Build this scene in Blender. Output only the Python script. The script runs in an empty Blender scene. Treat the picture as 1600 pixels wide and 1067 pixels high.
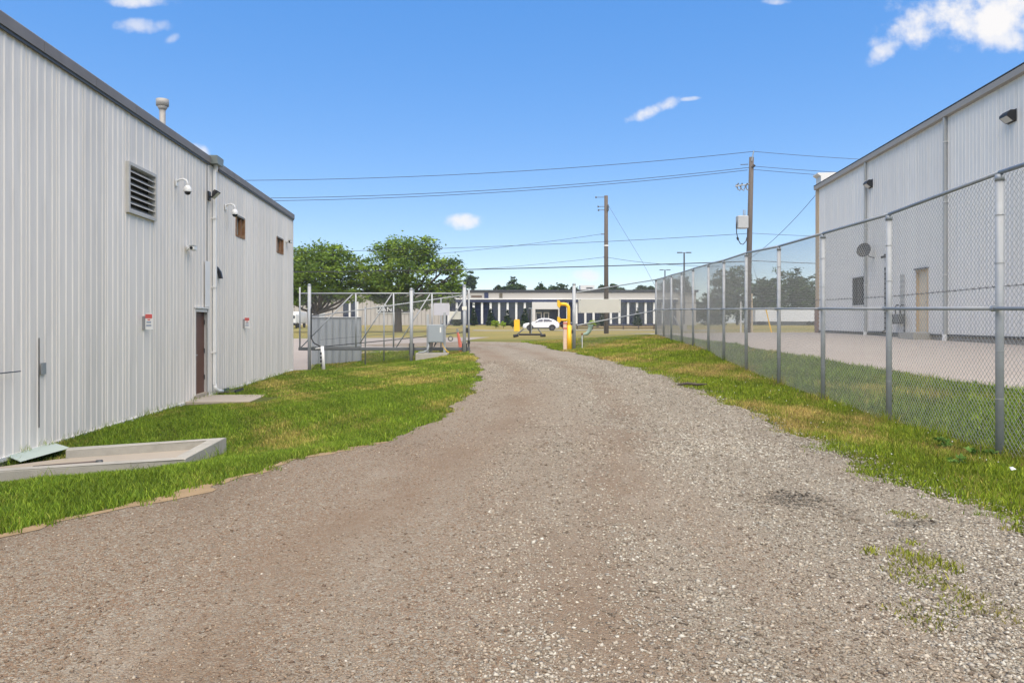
import bpy, math, random
import numpy as np
from mathutils import Vector, Matrix

random.seed(7)
rng = np.random.default_rng(7)
R = math.radians
SC = bpy.context.scene
COL = SC.collection

# ------------------------------------------------------------------ camera
F = 1150.0            # focal length in pixels of a 1600 px wide frame
EYE = 1.5             # camera height above the gravel
HOR = 504.0           # picture row of the horizon
cam_d = bpy.data.cameras.new('camera')
cam_d.sensor_width = 36.0
cam_d.lens = F * 36.0 / 1600.0
cam_d.shift_y = -(533.5 - HOR) / 1600.0
cam_d.clip_start = 0.05
cam_d.clip_end = 6000
cam = bpy.data.objects.new('camera', cam_d)
COL.objects.link(cam)
cam.location = (0, 0, EYE)
cam.rotation_euler = (R(90), 0, 0)
SC.camera = cam

# ------------------------------------------------------------------ light
SUN_EL, SUN_AZ = 62.0, 172.0      # azimuth from +Y clockwise
sun_d = bpy.data.lights.new('sun', 'SUN')
sun_d.energy = 2.5
sun_d.angle = R(92)
sun_d.color = (1.0, 0.875, 0.69)
sun = bpy.data.objects.new('sun', sun_d)
COL.objects.link(sun)
_sd = Vector((math.sin(R(SUN_AZ)) * math.cos(R(SUN_EL)), math.cos(R(SUN_AZ)) * math.cos(R(SUN_EL)), math.sin(R(SUN_EL))))
sun.rotation_euler = _sd.to_track_quat('Z', 'Y').to_euler()

world = bpy.data.worlds.new('World')
SC.world = world
world.use_nodes = True


def build_world():
    nt = world.node_tree
    N, L = nt.nodes, nt.links
    N.clear()
    out = N.new('ShaderNodeOutputWorld')
    bg = N.new('ShaderNodeBackground')
    sky = N.new('ShaderNodeTexSky')
    sky.sky_type = 'NISHITA'
    sky.sun_disc = False
    sky.sun_elevation = R(SUN_EL)
    sky.sun_rotation = R(SUN_AZ)
    sky.altitude = 0
    sky.air_density = 0.8
    sky.dust_density = 0.0
    sky.ozone_density = 1.2
    bg.inputs[1].default_value = 0.147

    def math_(op, a, b=None, c=None):
        n = N.new('ShaderNodeMath')
        n.operation = op
        for i, v in enumerate((a, b, c)):
            if v is None:
                continue
            if isinstance(v, (int, float)):
                n.inputs[i].default_value = v
            else:
                L.new(v, n.inputs[i])
        return n.outputs[0]
    tc = N.new('ShaderNodeTexCoord')
    sep = N.new('ShaderNodeSeparateXYZ')
    L.new(tc.outputs['Generated'], sep.inputs[0])
    y = math_('MAXIMUM', sep.outputs[1], 0.02)
    u = math_('DIVIDE', sep.outputs[0], y)
    v = math_('DIVIDE', sep.outputs[2], y)
    comb = N.new('ShaderNodeCombineXYZ')
    L.new(u, comb.inputs[0])
    L.new(v, comb.inputs[1])
    nz = N.new('ShaderNodeTexNoise')
    nz.inputs['Scale'].default_value = 22
    nz.inputs['Detail'].default_value = 7
    nz.inputs['Roughness'].default_value = 0.6
    L.new(comb.outputs[0], nz.inputs['Vector'])
    nz2 = N.new('ShaderNodeTexNoise')
    nz2.inputs['Scale'].default_value = 7
    nz2.inputs['Detail'].default_value = 4
    L.new(comb.outputs[0], nz2.inputs['Vector'])
    nn = math_('ADD', math_('MULTIPLY', math_('SUBTRACT', nz.outputs[0], 0.5), 2.6), math_('MULTIPLY', math_('SUBTRACT', nz2.outputs[0], 0.5), 1.6))
    # small fair-weather clouds: picture position, half sizes, tilt, density
    clouds = [(1530, 28, 170, 66, 4, 1.0), (1450, 42, 100, 46, 14, 1.0), (1390, 78, 52, 20, 32, .85), (1560, 58, 80, 30, 0, .9), (1022, 172, 60, 15, 24, .95), (1075, 155, 22, 5, 5, .6),
              (727, 346, 42, 17, 4, .9), (922, 432, 40, 15, 0, .75), (225, 40, 60, 17, 0, .6), (215, 3, 75, 14, 0, .8), (268, 62, 20, 10, 30, .5),
              (312, 235, 22, 14, -30, .8), (1215, 3, 30, 8, 0, .7)]
    total = None
    for (px, py, a, b, tilt, dens) in clouds:
        cu, cv = (px - 800) / F, (HOR - py) / F
        a /= F
        b /= F
        du = math_('SUBTRACT', u, cu)
        dv = math_('SUBTRACT', v, cv)
        ct, st = math.cos(R(tilt)), math.sin(R(tilt))
        p = math_('ADD', math_('MULTIPLY', du, ct / a), math_('MULTIPLY', dv, st / a))
        q = math_('ADD', math_('MULTIPLY', du, -st / b), math_('MULTIPLY', dv, ct / b))
        r2 = math_('ADD', math_('MULTIPLY', p, p), math_('MULTIPLY', q, q))
        s = math_('ADD', math_('SUBTRACT', 0.75, r2), math_('MULTIPLY', nn, 0.9))
        mr = N.new('ShaderNodeMapRange')
        mr.interpolation_type = 'SMOOTHSTEP'
        mr.inputs[1].default_value = 0.0
        mr.inputs[2].default_value = 0.95
        mr.inputs[4].default_value = dens
        L.new(s, mr.inputs[0])
        # fade well away from the cloud
        lim = math_('LESS_THAN', r2, 4.0)
        m = math_('MULTIPLY', mr.outputs[0], lim)
        total = m if total is None else math_('MAXIMUM', total, m)
    total = math_('MULTIPLY', total, math_('GREATER_THAN', sep.outputs[1], 0.05))
    hs = N.new('ShaderNodeHueSaturation')
    hs.inputs['Hue'].default_value = SKY_HUE
    hs.inputs['Value'].default_value = 1.30
    hs.inputs['Saturation'].default_value = SKY_SAT
    gm = N.new('ShaderNodeGamma')
    gm.inputs[1].default_value = SKY_GAMMA
    L.new(sky.outputs[0], gm.inputs[0])
    L.new(gm.outputs[0], hs.inputs['Color'])
    mix = N.new('ShaderNodeMix')
    mix.data_type = 'RGBA'
    L.new(total, mix.inputs[0])
    L.new(hs.outputs[0], mix.inputs[6])
    mix.inputs[7].default_value = (CLOUD, CLOUD * .985, CLOUD * .99, 1)
    L.new(mix.outputs[2], bg.inputs[0])
    L.new(bg.outputs[0], out.inputs[0])


SKY_HUE = 0.515
SKY_GAMMA = 0.37
SKY_SAT = 2.55
CLOUD = 2.35
build_world()
vs = SC.view_settings
vs.view_transform = 'Standard'
vs.look = 'None'
vs.gamma = 1
vs.exposure = 1.5
vs.use_curve_mapping = False
SC.cycles.max_bounces = 6
SC.cycles.transparent_max_bounces = 8

# ------------------------------------------------------------------ helpers


def at(px, py, Y):
    """a point of the place: picture column, picture row and distance in metres"""
    return Vector(((px - 800) / F * Y, Y, EYE + (HOR - py) / F * Y))


def X_(px, Y):
    return (px - 800) / F * Y


def Z_(py, Y):
    return EYE + (HOR - py) / F * Y


MATS = {}


def nodes_of(m):
    m.use_nodes = True
    nt = m.node_tree
    b = nt.nodes['Principled BSDF']
    return nt, b


def mat(name, col, rough=.6, metal=0., var=.12, scale=6., streak=None, bump=0., bscale=40., spec=.5, dirt=None, dscale=1.5, damount=.5):
    """procedural surface: base colour with noise variation, optional stains and fine relief"""
    if name in MATS:
        return MATS[name]
    m = bpy.data.materials.new(name)
    nt, b = nodes_of(m)
    N, L = nt.nodes, nt.links
    b.inputs['Roughness'].default_value = rough
    b.inputs['Metallic'].default_value = metal
    b.inputs['Specular IOR Level'].default_value = spec
    tc = N.new('ShaderNodeTexCoord')
    mp = N.new('ShaderNodeMapping')
    mp.inputs['Scale'].default_value = streak if streak else (1, 1, 1)
    L.new(tc.outputs['Object'], mp.inputs[0])
    nz = N.new('ShaderNodeTexNoise')
    nz.inputs['Scale'].default_value = scale
    nz.inputs['Detail'].default_value = 5
    L.new(mp.outputs[0], nz.inputs['Vector'])
    cr = N.new('ShaderNodeMix')
    cr.data_type = 'RGBA'
    cr.inputs[6].default_value = [c * (1 - var) for c in col] + [1]
    cr.inputs[7].default_value = [min(1, c * (1 + var)) for c in col] + [1]
    L.new(nz.outputs[0], cr.inputs[0])
    colout = cr.outputs[2]
    if dirt:
        n2 = N.new('ShaderNodeTexNoise')
        n2.inputs['Scale'].default_value = dscale
        n2.inputs['Detail'].default_value = 8
        n2.inputs['Roughness'].default_value = .65
        L.new(mp.outputs[0], n2.inputs['Vector'])
        mr = N.new('ShaderNodeMapRange')
        mr.inputs[1].default_value = .5
        mr.inputs[2].default_value = .75
        mr.inputs[4].default_value = damount
        L.new(n2.outputs[0], mr.inputs[0])
        mx = N.new('ShaderNodeMix')
        mx.data_type = 'RGBA'
        L.new(mr.outputs[0], mx.inputs[0])
        L.new(colout, mx.inputs[6])
        mx.inputs[7].default_value = list(dirt) + [1]
        colout = mx.outputs[2]
    if 'siding' in name:
        oi = N.new('ShaderNodeObjectInfo')
        mr_ = N.new('ShaderNodeMapRange')
        mr_.inputs[3].default_value = .94
        mr_.inputs[4].default_value = 1.03
        L.new(oi.outputs['Random'], mr_.inputs[0])
        vm = N.new('ShaderNodeVectorMath')
        vm.operation = 'SCALE'
        L.new(colout, vm.inputs[0])
        L.new(mr_.outputs[0], vm.inputs['Scale'])
        colout = vm.outputs[0]
    L.new(colout, b.inputs['Base Color'])
    if bump:
        n3 = N.new('ShaderNodeTexNoise')
        n3.inputs['Scale'].default_value = bscale
        n3.inputs['Detail'].default_value = 4
        L.new(tc.outputs['Object'], n3.inputs['Vector'])
        bp = N.new('ShaderNodeBump')
        bp.inputs['Strength'].default_value = bump
        bp.inputs['Distance'].default_value = .02
        L.new(n3.outputs[0], bp.inputs['Height'])
        L.new(bp.outputs[0], b.inputs['Normal'])
    MATS[name] = m
    return m


def attr_mat(name, rough=.8, translucent=0.):
    """colour comes from a per-piece colour attribute"""
    m = bpy.data.materials.new(name)
    nt, b = nodes_of(m)
    N, L = nt.nodes, nt.links
    a = N.new('ShaderNodeAttribute')
    a.attribute_name = 'Col'
    b.inputs['Roughness'].default_value = rough
    b.inputs['Specular IOR Level'].default_value = .25
    L.new(a.outputs['Color'], b.inputs['Base Color'])
    if translucent:
        tr = N.new('ShaderNodeBsdfTranslucent')
        L.new(a.outputs['Color'], tr.inputs[0])
        mx = N.new('ShaderNodeMixShader')
        mx.inputs[0].default_value = translucent
        L.new(b.outputs[0], mx.inputs[1])
        L.new(tr.outputs[0], mx.inputs[2])
        L.new(mx.outputs[0], N['Material Output'].inputs[0])
    MATS[name] = m
    return m


ROOTLOC = {}


def tag(o, label=None, cat=None, group=None, kind=None):
    if label:
        o['label'] = label
    if cat:
        o['category'] = cat
    if group:
        o['group'] = group
    if kind:
        o['kind'] = kind
    return o


def thing(name, label, cat, loc=(0, 0, 0), rotz=0., group=None):
    o = bpy.data.objects.new(name, None)
    o.empty_display_size = .2
    COL.objects.link(o)
    o.location = loc
    o.rotation_euler = (0, 0, rotz)
    ROOTLOC[o.name] = Vector(loc)
    return tag(o, label, cat, group)


def place(name, me, parent=None, loc=(0, 0, 0), rot=(0, 0, 0)):
    o = bpy.data.objects.new(name, me)
    COL.objects.link(o)
    o.location = loc
    o.rotation_euler = rot
    if parent is not None:
        o.parent = parent
    return o


def copy_tree(o, parent=None):
    c = o.copy()
    COL.objects.link(c)
    c.parent = parent
    for ch in list(o.children):
        copy_tree(ch, c)
    return c


class MB:
    """collects shapes and links them as ONE mesh object"""

    def __init__(s):
        s.v, s.f = [], []

    def add(s, vs_, fs_):
        n = len(s.v)
        s.v += [tuple(p) for p in vs_]
        s.f += [tuple(i + n for i in f) for f in fs_]
        return s

    def box(s, lo, hi):
        x0, y0, z0 = lo
        x1, y1, z1 = hi
        return s.add([(x0, y0, z0), (x1, y0, z0), (x1, y1, z0), (x0, y1, z0), (x0, y0, z1), (x1, y0, z1), (x1, y1, z1), (x0, y1, z1)],
                     [(0, 3, 2, 1), (4, 5, 6, 7), (0, 1, 5, 4), (1, 2, 6, 5), (2, 3, 7, 6), (3, 0, 4, 7)])

    def cbox(s, c, size, b=0.0):
        """box about a centre with chamfered vertical and top edges"""
        cx, cy, cz = c
        sx, sy, sz = size[0] / 2, size[1] / 2, size[2] / 2
        if b <= 0:
            return s.box((cx - sx, cy - sy, cz - sz), (cx + sx, cy + sy, cz + sz))
        ring = lambda z, i: [(cx - sx + i + b, cy - sy + i, z), (cx + sx - i - b, cy - sy + i, z), (cx + sx - i, cy - sy + i + b, z), (cx + sx - i, cy + sy - i - b, z),
                             (cx + sx - i - b, cy + sy - i, z), (cx - sx + i + b, cy + sy - i, z), (cx - sx + i, cy + sy - i - b, z), (cx - sx + i, cy - sy + i + b, z)]
        rs = [ring(cz - sz, b * .6), ring(cz - sz + b, 0), ring(cz + sz - b, 0), ring(cz + sz, b * .6)]
        return s.rings(rs)

    def rings(s, rs, cap=True, closed=True):
        n = len(rs[0])
        vs_ = [p for r in rs for p in r]
        fs_ = []
        for k in range(len(rs) - 1):
            for i in range(n if closed else n - 1):
                j = (i + 1) % n
                fs_.append((k * n + i, k * n + j, (k + 1) * n + j, (k + 1) * n + i))
        if cap:
            fs_.append(tuple(range(n))[::-1])
            fs_.append(tuple((len(rs) - 1) * n + i for i in range(n)))
        return s.add(vs_, fs_)

    def tube(s, path, r, n=8, cap=True):
        path = [Vector(p) for p in path]
        rad = r if isinstance(r, (list, tuple)) else [r] * len(path)
        rs = []
        t0 = (path[1] - path[0]).normalized()
        up = Vector((0, 0, 1)) if abs(t0.z) < .9 else Vector((1, 0, 0))
        a = t0.cross(up).normalized()
        for i, p in enumerate(path):
            if i == 0:
                t = path[1] - p
            elif i == len(path) - 1:
                t = p - path[i - 1]
            else:
                t = path[i + 1] - path[i - 1]
            t.normalize()
            a = (a - t * a.dot(t)).normalized()
            b = t.cross(a)
            rs.append([p + (a * math.cos(2 * math.pi * k / n) + b * math.sin(2 * math.pi * k / n)) * rad[i] for k in range(n)])
        return s.rings(rs, cap)

    def cyl(s, p0, p1, r, r1=None, n=10):
        return s.tube([p0, p1], [r, r if r1 is None else r1], n)

    def prism(s, poly, axis, a, b):
        """polygon in the two other axes extruded along an axis"""
        def mk(p, t):
            q = list(p)
            q.insert(axis, t)
            return tuple(q)
        return s.rings([[mk(p, a) for p in poly], [mk(p, b) for p in poly]])

    def dome(s, c, r, n=12, m=5, lower=True, sz=1.):
        c = Vector(c)
        rs = []
        for k in range(m + 1):
            th = (math.pi / 2) * k / m
            sg = -1 if lower else 1
            rs.append([c + Vector((math.cos(2 * math.pi * i / n) * r * max(.02, math.cos(th)), math.sin(2 * math.pi * i / n) * r * max(.02, math.cos(th)), sg * r * sz * math.sin(th))) for i in range(n)])
        return s.rings(rs)

    def mesh(s, name, m=None, smooth=False, off=None):
        me = bpy.data.meshes.new(name)
        vv = s.v if off is None else [(p[0] - off[0], p[1] - off[1], p[2] - off[2]) for p in s.v]
        me.from_pydata(vv, [], s.f)
        if m:
            me.materials.append(m)
        if smooth:
            for p in me.polygons:
                p.use_smooth = True
        me.update()
        return me

    def build(s, name, m, parent=None, world_=True, smooth=False):
        """world_: the shapes are in world coordinates and the parent has no rotation"""
        off = None
        if parent is not None and world_:
            r = parent
            while r.parent is not None:
                r = r.parent
            off = ROOTLOC.get(r.name, Vector((0, 0, 0)))
        return place(name, s.mesh(name, m, smooth, off), parent)


def np_mesh(name, verts, faces_flat, per, m, col=None, smooth=False):
    me = bpy.data.meshes.new(name)
    nv = len(verts)
    nf = len(faces_flat) // per
    me.vertices.add(nv)
    me.vertices.foreach_set('co', np.ascontiguousarray(verts, dtype=np.float32).ravel())
    me.loops.add(len(faces_flat))
    me.loops.foreach_set('vertex_index', np.ascontiguousarray(faces_flat, dtype=np.int32))
    me.polygons.add(nf)
    me.polygons.foreach_set('loop_start', np.arange(0, nf * per, per, dtype=np.int32))
    me.polygons.foreach_set('loop_total', np.full(nf, per, dtype=np.int32))
    if smooth:
        me.polygons.foreach_set('use_smooth', np.ones(nf, dtype=bool))
    me.update(calc_edges=True)
    if col is not None:
        a = me.color_attributes.new('Col', 'FLOAT_COLOR', 'POINT')
        c4 = np.ones((nv, 4), dtype=np.float32)
        c4[:, :3] = col
        a.data.foreach_set('color', c4.ravel())
    me.materials.append(m)
    return me


# ------------------------------------------------------------------ materials
M_SIDE_L = mat('ivory_siding', (.73, .69, .63), .5, 0, .05, 3., (6, 6, .5), dirt=(.40, .38, .34), dscale=1.1, damount=.4)
M_SIDE_R = mat('pale_grey_siding', (.72, .70, .655), .5, 0, .05, 3., (6, 6, .5), dirt=(.46, .45, .42), dscale=.8, damount=.3)
M_FASCIA = mat('grey_fascia', (.17, .153, .138), .55, .0, .12, 2., dirt=(.25, .24, .23), damount=.4)
M_CORE = mat('dark_core', (.2, .2, .2), .9)
M_ROOF = mat('roof_membrane', (.25, .25, .25), .9)
M_WHITE = mat('white_paint', (.72, .72, .70), .45, 0, .05, 8., dirt=(.5, .49, .46), damount=.25)
M_OFFWH = mat('offwhite_metal', (.62, .61, .58), .5, 0, .06, 5.)
M_GALV = mat('galvanised_steel', (.36, .38, .39), .55, .12, .18, 9., dirt=(.28, .27, .25), dscale=4, damount=.35)
M_GALVD = mat('dull_galvanised_rail', (.30, .325, .34), .5, .35, .2, 9.)
M_WIRE = mat('chain_link_wire', (.42, .43, .42), .5, .4, .25, 20.)
M_DARKST = mat('dark_steel', (.09, .095, .10), .5, .4, .2, 9.)
M_BLACK = mat('black_plastic', (.018, .018, .02), .45, 0, .2, 9.)
M_RUBBER = mat('black_rubber', (.02, .02, .021), .8, 0, .2, 20.)
M_BROWN = mat('brown_door_paint', (.115, .05, .034), .45, 0, .1, 5.)
M_RUST = mat('rusty_board', (.22, .11, .05), .9, 0, .5, 7., dirt=(.35, .30, .2), dscale=6, damount=.7)
M_CONC = mat('old_concrete', (.37, .35, .30), .9, 0, .15, 7., dirt=(.2, .2, .17), dscale=3, damount=.5, bump=.25, bscale=60)
M_CONCW = mat('pale_concrete', (.37, .32, .255), .9, 0, .1, 4., dirt=(.33, .29, .24), dscale=2, damount=.5, bump=.15, bscale=80)
M_GLASSD = mat('lens_black', (.01, .01, .012), .08, 0, .1, 9.)
M_YELL = mat('yellow_paint', (.85, .50, .02), .45, 0, .08, 6., dirt=(.6, .38, .08), damount=.3)
M_PINKC = mat('faded_concrete_sleeve', (.68, .50, .36), .8, 0, .15, 8.)
M_WOODP = mat('weathered_pole_wood', (.105, .088, .075), .9, 0, .3, 3., (8, 8, .4), bump=.3)
M_TAN = mat('tan_corner_trim', (.50, .37, .23), .6, 0, .1, 4.)
M_BRICKR = mat('brown_corner_base', (.27, .17, .13), .8, 0, .15, 6.)
M_GREYCAB = mat('grey_cabinet', (.30, .335, .36), .45, .1, .06, 5.)
M_SIGNBK = mat('aluminium_sign_back', (.60, .59, .63), .5, .1, .06, 6.)
M_CREAM = mat('cream_sign_board', (.74, .72, .63), .6, 0, .06, 5.)
M_ORANGE = mat('orange_fibre_stake', (.85, .20, .13), .5)
M_PIPEG = mat('pale_green_pipe', (.36, .50, .40), .5)
M_SHEETG = mat('pale_green_sheet', (.40, .46, .40), .55, 0, .08, 5., dirt=(.4, .45, .38), damount=.4)
M_SLAT = mat('grey_privacy_slat', (.35, .38, .405), .5, 0, .10, 4.)
M_NAVY = mat('navy_panel', (.018, .026, .075), .4, 0, .12, 3.)
M_GLASSB = mat('blue_tinted_glass', (.012, .018, .045), .06, 0, .2, 1.5, spec=.7)
M_BEIGE = mat('beige_ribbed_cladding', (.43, .40, .365), .7, 0, .06, 1.2)
M_RED = mat('red_print', (.55, .10, .09), .5)
M_BLUEP = mat('blue_print', (.16, .22, .33), .5)
M_CARW = mat('white_car_paint', (.78, .79, .81), .22, 0, .02, 3.)
M_RIM = mat('dark_alloy', (.12, .12, .13), .3, .7)
M_CABLE = mat('overhead_cable', (.03, .03, .032), .6)
M_BARK = mat('dark_bark', (.075, .06, .048), .95, 0, .3, 8., (4, 4, .8), bump=.5, bscale=20)
M_PIPE = mat('brown_steel_pipe', (.10, .075, .065), .6, .2)
M_SAND = mat('sandy_soil', (.28, .195, .105), .95, 0, .25, 9., dirt=(.22, .16, .09), dscale=5, damount=.8, bump=.5)
M_LEAF = attr_mat('foliage', .6, .3)
M_GRASS = attr_mat('grass_blades', .65, .2)
M_STONE = attr_mat('crushed_stone', .85)
M_LAMPW = mat('lamp_lens', (.55, .55, .52), .25)
M_MULCH = mat('timber_rail', (.07, .05, .045), .9)
M_TRAIL = mat('white_trailer_skin', (.62, .63, .66), .4)

# ------------------------------------------------------------------ terrain
FENCE_PX = [1562, 1389, 1286, 1217, 1166, 1131, 1107, 1083, 1065, 1049, 1037, 1025]
FENCE_Y = [7.89 + 2.71 * k for k in range(12)]
FENCE_TOP = [270, 335, 365, 385, 395.5, 407, 413, 420, 426, 430, 434, 437]
FENCE_BOT = [.07, .05, .09, .15, .26, .37, .50, .58, .65, .71, .76, .81]
FENCE = [(X_(p, y), y, b, Z_(t, y)) for p, y, b, t in zip(FENCE_PX, FENCE_Y, FENCE_BOT, FENCE_TOP)]


def lwx(Y):
    return -7.09 - .0852 * (Y - 10.19)


def rwx(Y):
    return 13.4 + .0948 * (Y - 19.3)


CTRL = [(0, 0, 0), (-4, 0, -.05), (4, 0, .06), (0, 5, 0), (-3.3, 5.2, 0), (3.4, 5, .04), (1, 10, .02), (-2.2, 8.3, 0), (1.2, 15, .07), (-.9, 18, .07), (3.7, 17.8, .17),
        (1.3, 22, .13), (-.95, 22.3, .12), (3.4, 21.7, .2), (.5, 28, .2), (-1.4, 28.7, .2), (2.8, 27, .24), (.2, 33, .25), (2, 32, .27), (2.8, 33, .265),
        (-9.1, 33, -.72), (-6.8, 33, -.48), (-4.5, 33, -.25), (-2.9, 33, .04), (-1.9, 33, .2),
        (-10.2, 37.5, -.15), (-13, 33, -.6), (-7, 37.5, .08), (-3, 38, .3), (0, 40, .42), (-18, 37, -.2), (-10, 48, .40), (-22, 48, .40), (0, 50, .52), (-4, 52, .50),
        (0, 62, .55), (-18, 62, .5), (15, 62, .6), (0, 92, .40), (-24, 92, .40), (24, 92, .42), (0, 86, .56), (-14, 86, .56), (-30, 86, .56), (14, 86, .56), (30, 86, .56), (0, 121, 1.14), (-35, 121, 1.14), (35, 121, 1.1), (-70, 121, 1.1), (70, 121, 1.0),
        (-45, 60, .45), (-60, 90, .5), (8.9, 12.8, .3), (8.1, 20.2, .55), (7.9, 26, .80), (13.4, 19.3, .89), (13.9, 24.6, .92), (14.9, 35, 1.0), (12.9, 14, .85), (12.3, 8, .8), (9, 5, .2), (5.1, 4, .15),
        (12, 45, .85), (25, 60, .7), (40, 90, .6), (60, 60, .7), (30, 40, .9), (20, 20, .9), (20, 5, .8), (6, 45, .72), (4, 40, .6), (5, 36, .66)]
for Y in (0, 4, 7, 10.5, 14, 18, 22, 26, 29):
    CTRL.append((lwx(Y), Y, -.43))
    CTRL.append((lwx(Y) - 6, Y, -.45))
CTRL += [(-6.6, 9.0, -.66), (-5.4, 9.7, -.60), (-3.7, 9.6, -.31), (-3.9, 11.6, -.42), (-4.9, 8.3, -.27), (-6.2, 7.8, -.27), (-3.2, 8.2, -.10), (-5.6, 12, -.44), (-4.4, 14, -.25), (-4.8, 18, -.3), (-5, 23, -.27), (-5, 28, -.22)]
for (x, y, b, t) in FENCE:
    CTRL.append((x, y, b))
CTRL = np.array(CTRL, dtype=float)
_c2 = 1.2 ** 2
_n = len(CTRL)
_D = np.sqrt(((CTRL[:, None, :2] - CTRL[None, :, :2]) ** 2).sum(-1) + _c2)
_A = np.zeros((_n + 3, _n + 3))
_A[:_n, :_n] = _D - .12 * np.eye(_n)
_A[:_n, _n:] = np.c_[np.ones(_n), CTRL[:, :2]]
_A[_n:, :_n] = _A[:_n, _n:].T
_W = np.linalg.solve(_A, np.r_[CTRL[:, 2], 0, 0, 0])


def H(x, y):
    x = np.atleast_1d(np.asarray(x, dtype=float))
    y = np.atleast_1d(np.asarray(y, dtype=float))
    xc = np.clip(x, -70, 70)
    yc = np.clip(y, 0, 121)
    out = np.empty(len(xc))
    for i in range(0, len(xc), 20000):
        a, b = xc[i:i + 20000], yc[i:i + 20000]
        d = np.sqrt((a[:, None] - CTRL[None, :, 0]) ** 2 + (b[:, None] - CTRL[None, :, 1]) ** 2 + _c2)
        out[i:i + 20000] = d @ _W[:_n] + _W[_n] + _W[_n + 1] * a + _W[_n + 2] * b
    far = np.clip((y - 121) / 60, 0, 1)
    return out * (1 - far) + .8 * far


def h1(x, y):
    return float(H([x], [y])[0])


def grid_sheet(name, xs, ys, zoff, m, kind='structure', fx=None):
    """a sheet over the terrain; fx(t, y) may bend the columns"""
    XX, YY = np.meshgrid(xs, ys)
    if fx is not None:
        XX = fx(XX, YY)
    Zz = H(XX.ravel(), YY.ravel()) + zoff
    V = np.c_[XX.ravel(), YY.ravel(), Zz]
    nx, ny = len(xs), len(ys)
    i = np.arange(nx - 1)[None, :] + nx * np.arange(ny - 1)[:, None]
    Fq = np.stack([i, i + 1, i + 1 + nx, i + nx], -1).reshape(-1)
    me = np_mesh(name, V, Fq, 4, m, smooth=True)
    o = place(name, me)
    o['kind'] = kind
    return o


# driveway edges (x at distance y)
LE = np.array([(-6, -4.3), (0, -4.0), (4, -3.75), (5.1, -3.55), (5.6, -3.2), (6.6, -2.72), (7.5, -2.35), (8.67, -1.96), (10.3, -1.55), (12.4, -1.19), (15, -.9), (17.9, -.78), (22.3, -.93), (26, -1.2), (28.7, -1.4), (33, -1.9), (36, -2.8), (38, -4.5), (40, -7.5), (42, -9)])
RE = np.array([(-6, 3.4), (0, 3.4), (5, 3.45), (5.7, 3.58), (6.5, 3.42), (8.2, 3.56), (10, 3.75), (11.7, 3.86), (14.5, 3.78), (17.8, 3.7), (21.7, 3.4), (27, 2.82), (31.9, 1.98), (35, 1.6), (39, .6), (40.5, -.6), (42, -3)])


def wob(y, s):
    return .08 * np.sin(y * 2.1 + s) + .05 * np.sin(y * 5.3 + 2 * s) + .03 * np.sin(y * 13.1 + s * 3)


def xl(y):
    return np.interp(y, LE[:, 0], LE[:, 1]) + wob(y, .4)


def xr(y):
    return np.interp(y, RE[:, 0], RE[:, 1]) + wob(y, 2.2)


def tracks(x, y):
    """how far a spot lies in the packed wheel tracks, 0 to 1"""
    xc = (xl(y) + xr(y)) / 2 - .35
    w = .36 + .04 * np.clip(6 - y, 0, 4)
    t = np.exp(-((x - xc - .88) / w) ** 2) + np.exp(-((x - xc + .88) / w) ** 2)
    return np.clip(t * (.75 + .25 * np.sin(y * 1.9 + x * 2) + .12 * np.sin(y * 5.1 + x * 6)), 0, 1)


def pav_l(y):
    """near edge of the paved yard beyond the fence"""
    return np.interp(y, [0, 5, 9, 12.8, 20.2, 25.8, 32, 40, 62], [10.2, 9.9, 9.4, 8.9, 8.1, 7.75, 7.9, 8.3, 9]) + .5 * wob(y, 5)


def ground_mat():
    m = bpy.data.materials.new('turf_soil')
    nt, b = nodes_of(m)
    N, L = nt.nodes, nt.links
    b.inputs['Roughness'].default_value = .95
    b.inputs['Specular IOR Level'].default_value = .1
    tc = N.new('ShaderNodeTexCoord')

    def noise(scale, detail=5, sc=(1, 1, 1)):
        mp = N.new('ShaderNodeMapping')
        mp.inputs['Scale'].default_value = sc
        L.new(tc.outputs['Object'], mp.inputs[0])
        n = N.new('ShaderNodeTexNoise')
        n.inputs['Scale'].default_value = scale
        n.inputs['Detail'].default_value = detail
        L.new(mp.outputs[0], n.inputs['Vector'])
        return n.outputs[0]

    def mix(f, a, b_):
        x = N.new('ShaderNodeMix')
        x.data_type = 'RGBA'
        for i, v in ((0, f), (6, a), (7, b_)):
            if isinstance(v, tuple):
                x.inputs[i].default_value = v + (1,)
            else:
                L.new(v, x.inputs[i])
        return x.outputs[2]

    def ramp(v, a, b_):
        r = N.new('ShaderNodeMapRange')
        r.inputs[1].default_value = a
        r.inputs[2].default_value = b_
        L.new(v, r.inputs[0])
        return r.outputs[0]
    near = mix(noise(9, 8), (.05, .065, .014), (.13, .14, .035))
    near = mix(ramp(noise(.8, 4), .52, .7), near, (.27, .22, .07))
    # mown lawn beyond the drive, burnt yellow in bands
    dry = mix(ramp(noise(.30, 6, (.22, 1.6, 1)), .42, .60), (.36, .255, .095), (.15, .17, .05))
    dry = mix(ramp(noise(5, 8), .35, .9), dry, (.22, .19, .07))
    sep = N.new('ShaderNodeSeparateXYZ')
    L.new(tc.outputs['Object'], sep.inputs[0])
    f = ramp(sep.outputs[1], 33, 52)
    L.new(mix(f, near, dry), b.inputs['Base Color'])
    bp = N.new('ShaderNodeBump')
    bp.inputs['Strength'].default_value = .6
    bp.inputs['Distance'].default_value = .05
    L.new(noise(30, 4), bp.inputs['Height'])
    L.new(bp.outputs[0], b.inputs['Normal'])
    return m


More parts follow.
